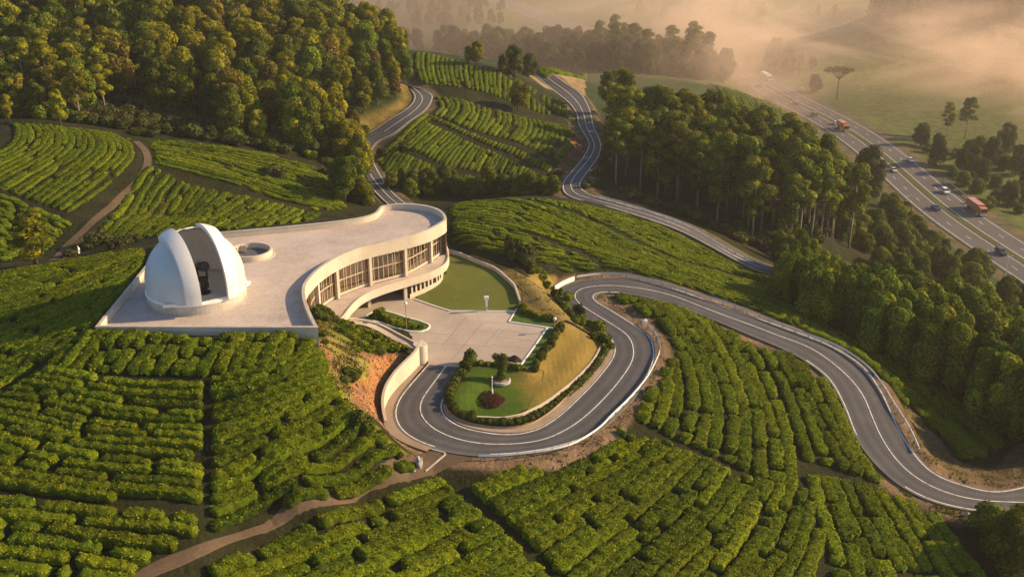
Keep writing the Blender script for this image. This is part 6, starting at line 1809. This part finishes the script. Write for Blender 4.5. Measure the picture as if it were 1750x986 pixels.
# ------------------------------------------------------------------ vehicles
PAINT = {k: plain('car_paint_'+k, c, 0.3, spec=0.5, var=0.05) for k, c in {'white': (0.75,0.75,0.73), 'blue': (0.04,0.10,0.28), 'dark': (0.03,0.035,0.05), 'yellow': (0.62,0.50,0.28), 'grey': (0.12,0.12,0.125), 'orange': (0.50,0.16,0.05), 'red': (0.50,0.19,0.10)}.items()}
def prism(m, prof, w, wtop=None, zsplit=None):
    """side outline (x, z) extruded across the car, narrowed above zsplit"""
    n = len(prof); P = []
    for s in (-1, 1):
        for x, z in prof:
            ww = w if (zsplit is None or z <= zsplit) else wtop
            P.append((x, s*ww/2, z))
    Fs = [tuple(range(n-1, -1, -1)), tuple(range(n, 2*n))]
    for i in range(n):
        j = (i+1) % n; Fs.append((i, j, n+j, n+i))
    m.add(P, Fs)
CAR = {}
def car_kit(style):
    if style in CAR: return CAR[style]
    a, b, c = MB(), MB(), MB()
    if style == 'saloon':
        prism(a, [(-2.2,0.32),(2.15,0.32),(2.2,0.62),(1.9,0.82),(0.95,0.93),(-1.5,0.95),(-2.15,0.9),(-2.22,0.6)], 1.76)
        prism(a, [(0.35,0.92),(0.2,1.42),(-1.05,1.42),(-1.25,0.92)], 1.55, 1.3, 1.2)
        prism(b, [(0.98,0.93),(0.3,1.38),(-1.1,1.38),(-1.7,0.95)], 1.6, 1.34, 1.2); wb = (1.35, -1.3)
    elif style == 'suv':
        prism(a, [(-2.3,0.4),(2.25,0.4),(2.3,0.8),(2.0,1.0),(1.1,1.08),(-2.3,1.1)], 1.86)
        prism(a, [(0.45,1.07),(0.3,1.80),(-2.0,1.80),(-2.15,1.07)], 1.68, 1.5, 1.4)
        prism(b, [(1.05,1.08),(0.42,1.7),(-2.1,1.7),(-2.26,1.09)], 1.74, 1.56, 1.4); wb = (1.45, -1.4)
    else:
        prism(a, [(-2.5,0.42),(2.4,0.42),(2.45,0.8),(2.1,1.0),(1.2,1.08),(-2.5,1.08)], 1.84)
        prism(a, [(0.6,1.07),(0.5,1.72),(-0.45,1.72),(-0.6,1.07)], 1.65, 1.48, 1.4)
        prism(b, [(1.15,1.08),(0.6,1.64),(-0.52,1.64),(-0.66,1.08)], 1.7, 1.52, 1.4)
        c.box((-1.6,0,1.06),(1.6,1.5,0.05)); wb = (1.55, -1.5)
    w = MB(); w.tube([(0,-0.11,0),(0,0.11,0)], 0.34, 16)
    CAR[style] = (a, b, c, w, wb); return CAR[style]
WHEEL = None
def veh_pose(u, v):
    p = W(u, v, HZ+0.02)
    i = int(np.argmin(np.abs(HWY[:, 1]-p[1]))); t = HWY[min(i+2, len(HWY)-1)]-HWY[max(i-2, 0)]
    return p, math.atan2(t[1], t[0])        # heading towards the viewer
def car(u, v, style, col, lab, away=False):
    p, rz_ = veh_pose(u, v)
    if away: rz_ += math.pi
    t = thing('car', lab, 'car', p, rz_)
    a, b, c, w, wb = car_kit(style)
    body = a.obj('body', PAINT[col], t)
    md = body.modifiers.new('bevel', 'BEVEL'); md.width = 0.07; md.segments = 2
    b.obj('window', MT['carglass'], t)
    if c.v: c.obj('cargo_bed', MT['tyre'], t)
    for x in wb:
        for s in (-1, 1):
            o = w.obj('wheel', MT['tyre'], t, True); o.location = (x, s*0.78, 0.34)
    for s in (-1, 1):
        h_ = MB(); h_.box((2.13, s*0.6, 0.62), (0.14, 0.34, 0.14)); h_.obj('headlight', MT['white'], t)
        h_ = MB(); h_.box((-2.19 if style == 'saloon' else -2.3, s*0.66, 0.7), (0.08, 0.26, 0.16)); h_.obj('tail_light', PAINT['red'], t)
    return t
def truck(u, v, col, lab, L=11.0, away=False, hgt=3.4, name='truck', cat='truck'):
    p, rz_ = veh_pose(u, v)
    if away: rz_ += math.pi
    t = thing(name, lab, cat, p, rz_)
    cl_ = 2.3
    m = MB(); m.box((-cl_/2-0.2, 0, 1.05), (L-cl_, 2.45, hgt-1.0))
    for k in range(9):
        x = -L/2+0.5+k*(L-cl_-0.8)/8
        for s in (-1, 1): m.box((x, s*1.235, 1.1), (0.09, 0.06, hgt-1.1))
    m.obj('cargo_box', PAINT[col], t)
    m = MB(); prism(m, [(L/2-cl_+0.1,0.55),(L/2,0.55),(L/2+0.02,1.5),(L/2-0.25,2.75),(L/2-0.5,2.9),(L/2-cl_+0.1,2.9)], 2.35); m.obj('cab', PAINT[col], t)
    m = MB(); m.box((L/2-0.1,0,1.6),(0.2,2.1,0.95),0,0.9); m.obj('windscreen', MT['carglass'], t)
    m = MB(); m.box((L/2+0.02,0,0.5),(0.14,2.3,0.45)); m.obj('bumper', MT['white'], t)
    m = MB(); m.box((-0.3,0,0.7),(L-1.2,1.0,0.32)); m.obj('chassis', MT['black'], t)
    for x in (L/2-1.2, -L/2+1.2, -L/2+2.4):
        for s in (-1, 1):
            m = MB(); m.tube([(0,-0.16,0),(0,0.16,0)], 0.5, 16); o = m.obj('wheel', MT['tyre'], t, True); o.location = (x, s*1.05, 0.5)
    return t
car(1556, 276, 'saloon', 'white', 'white car ahead of the red truck on the far carriageway')
car(1615, 330, 'suv', 'white', 'white car with black windows just ahead of the red truck')
truck(1668, 362, 'red', 'brick red lorry with ribbed cargo box on the far carriageway')
car(1598, 358, 'pickup', 'blue', 'blue pickup on the near carriageway', True)
car(1710, 434, 'suv', 'dark', 'dark blue off roader nearest on the near carriageway')
car(1527, 293, 'saloon', 'yellow', 'cream yellow car on the near carriageway by the median')
car(1504.5, 290, 'saloon', 'grey', 'small grey car at the outer edge of the near carriageway', True)
truck(1440, 222, 'orange', 'orange truck on the near carriageway in light mist', L=8.5)
car(1428, 213, 'saloon', 'white', 'white car close behind the orange truck')
car(1391, 198, 'suv', 'grey', 'grey car by the edge line behind the orange truck', True)
car(1359, 179, 'saloon', 'dark', 'dark car farther back on the near carriageway', True)
car(1296, 149, 'suv', 'grey', 'grey car far off where the near carriageway meets the wood', True)
truck(1309, 136, 'white', 'white bus far off on the far carriageway', L=11.0, hgt=3.2, name='bus', cat='bus')
car(1371, 156, 'saloon', 'white', 'small white car beyond the misty far carriageway bend')
def roadside_lamp(u, v, h, lab):
    street_lamp(G(u, v), h, lab, 2)
roadside_lamp(1547, 356, 4.2, 'white roadside lamp beside the near carriageway'); roadside_lamp(1718, 472, 6.0, 'tall roadside lamp at the lower end of the near carriageway')
hb = [W(u, v, HZ) for u, v in ((1615,307),(1640,326),(1662,343))]
barrier([W(1614,308,HZ), W(1640,328,HZ), W(1660,343,HZ)], 'grey crash barrier beside the far carriageway above the red truck')

# ------------------------------------------------------------------ air: even haze and the low mist of the valley
def vol_box(name, lo, hi, label):
    m = MB(); c = [(a+b)/2 for a, b in zip(lo, hi)]
    m.box((c[0], c[1], lo[2]), (hi[0]-lo[0], hi[1]-lo[1], hi[2]-lo[2]))
    mt = bpy.data.materials.new(name+'_air'); mt.use_nodes = True
    nt = mt.node_tree; nt.nodes.remove(nt.nodes['Principled BSDF'])
    v = nt.nodes.new('ShaderNodeVolumePrincipled')
    nt.links.new(v.outputs[0], nt.nodes['Material Output'].inputs['Volume'])
    o = m.obj(name, mt)
    tag(o, label, name, kind='stuff')
    return o, nt, v
zmax = float(ZZ.max()); zmin = float(ZZ.min())
o, nt, v = vol_box('haze', (-1600, -560, zmin-1.0), (1600, 2560, max(92.0, zmax+4)), 'thin warm haze over the whole valley')
v.inputs['Density'].default_value = HAZE; v.inputs['Color'].default_value = (1.0, 0.93, 0.84, 1); v.inputs['Anisotropy'].default_value = 0.35
print('ground z', zmin, zmax)
# mist lying over the valley floor
MX0, MX1, MY0, MY1, MZ0, MZ1 = -420.0, 560.0, 390.0, 780.0, -55.0, 2.0
o, nt, v = vol_box('mist', (MX0, MY0, MZ0), (MX1, MY1, MZ1), 'golden morning mist drifting over the valley floor beyond the highway')
geo = nt.nodes.new('ShaderNodeNewGeometry')
mp = N(nt, 'ShaderNodeMapping'); mp.inputs['Scale'].default_value = (0.010, 0.0085, 0.03)
nt.links.new(geo.outputs['Position'], mp.inputs['Vector'])
no = N(nt, 'ShaderNodeTexNoise', Scale=1.0, Detail=4.0); no.inputs['Roughness'].default_value = 0.62
no.inputs['Distortion'].default_value = 0.6
nt.links.new(mp.outputs[0], no.inputs['Vector'])
rr = N(nt, 'ShaderNodeMapRange'); rr.inputs['From Min'].default_value = 0.47; rr.inputs['From Max'].default_value = 0.64
nt.links.new(no.outputs['Fac'], rr.inputs['Value'])
sx = N(nt, 'ShaderNodeSeparateXYZ'); nt.links.new(geo.outputs['Position'], sx.inputs[0])
def fade(sock, a, b):
    r = N(nt, 'ShaderNodeMapRange'); r.interpolation_type = 'SMOOTHSTEP'
    r.inputs['From Min'].default_value = a; r.inputs['From Max'].default_value = b; nt.links.new(sock, r.inputs['Value']); return r.outputs[0]
cur_ = rr.outputs[0]
for sock, a, b in ((sx.outputs[2], MZ1-1, MZ1-38), (sx.outputs[0], -30.0, 190.0), (sx.outputs[1], MY0, MY0+180), (sx.outputs[1], MY1, MY1-130)):
    ml_ = N(nt, 'ShaderNodeMath', operation='MULTIPLY'); nt.links.new(cur_, ml_.inputs[0]); nt.links.new(fade(sock, a, b), ml_.inputs[1]); cur_ = ml_.outputs[0]
md_ = N(nt, 'ShaderNodeMath', operation='MULTIPLY_ADD'); md_.inputs[1].default_value = MIST; nt.links.new(cur_, md_.inputs[0])
bz = N(nt, 'ShaderNodeMath', operation='MULTIPLY'); bz.inputs[1].default_value = 0.0015; nt.links.new(fade(sx.outputs[1], MY0, MY0+150), bz.inputs[0]); nt.links.new(bz.outputs[0], md_.inputs[2])
nt.links.new(md_.outputs[0], v.inputs['Density']); v.inputs['Color'].default_value = (1.0, 0.77, 0.60, 1); v.inputs['Anisotropy'].default_value = 0.3
# ------------------------------------------------------------------ light, air, camera settings
SUN_EL, SUN_AZ_X = R_(24.0), R_(10.0)      # low sun from the right, a little beyond
sd = np.array([math.cos(SUN_EL)*math.cos(SUN_AZ_X), math.cos(SUN_EL)*math.sin(SUN_AZ_X), math.sin(SUN_EL)])
sun_d = bpy.data.lights.new('sun', 'SUN'); sun_d.energy = 5.0; sun_d.angle = R_(0.6); sun_d.color = (1.0, 0.70, 0.37)
sun = link('sun', sun_d, loc=(200, 100, 200))
sun.rotation_euler = Vector(tuple(-sd)).to_track_quat('-Z', 'Y').to_euler()
wd = bpy.data.worlds.new('World'); SC.world = wd; wd.use_nodes = True
nt = wd.node_tree
sky = nt.nodes.new('ShaderNodeTexSky'); sky.sky_type = 'NISHITA'; sky.sun_disc = False
sky.sun_elevation = SUN_EL
sky.sun_rotation = math.atan2(sd[0], sd[1])
sky.altitude = 1500; sky.air_density = 1.0; sky.dust_density = 2.0; sky.ozone_density = 1.0
bg = nt.nodes['Background']; nt.links.new(sky.outputs[0], bg.inputs['Color']); bg.inputs['Strength'].default_value = 0.105
SC.view_settings.view_transform = 'Standard'; SC.view_settings.look = 'None'
SC.view_settings.exposure = EXPOSURE; SC.view_settings.gamma = 1.0; SC.view_settings.use_curve_mapping = False
SC.render.engine = 'CYCLES'
cy = SC.cycles
cy.use_denoising = True; cy.denoiser = 'OPENIMAGEDENOISE'; cy.denoising_input_passes = 'RGB_ALBEDO_NORMAL'; cy.denoising_prefilter = 'NONE'
cy.max_bounces = 6; cy.diffuse_bounces = 3; cy.glossy_bounces = 3; cy.transmission_bounces = 4; cy.transparent_max_bounces = 12; cy.volume_bounces = 1
cy.use_adaptive_sampling = True; cy.adaptive_threshold = 0.02
cy.volume_step_rate = 1.0; cy.volume_max_steps = 96
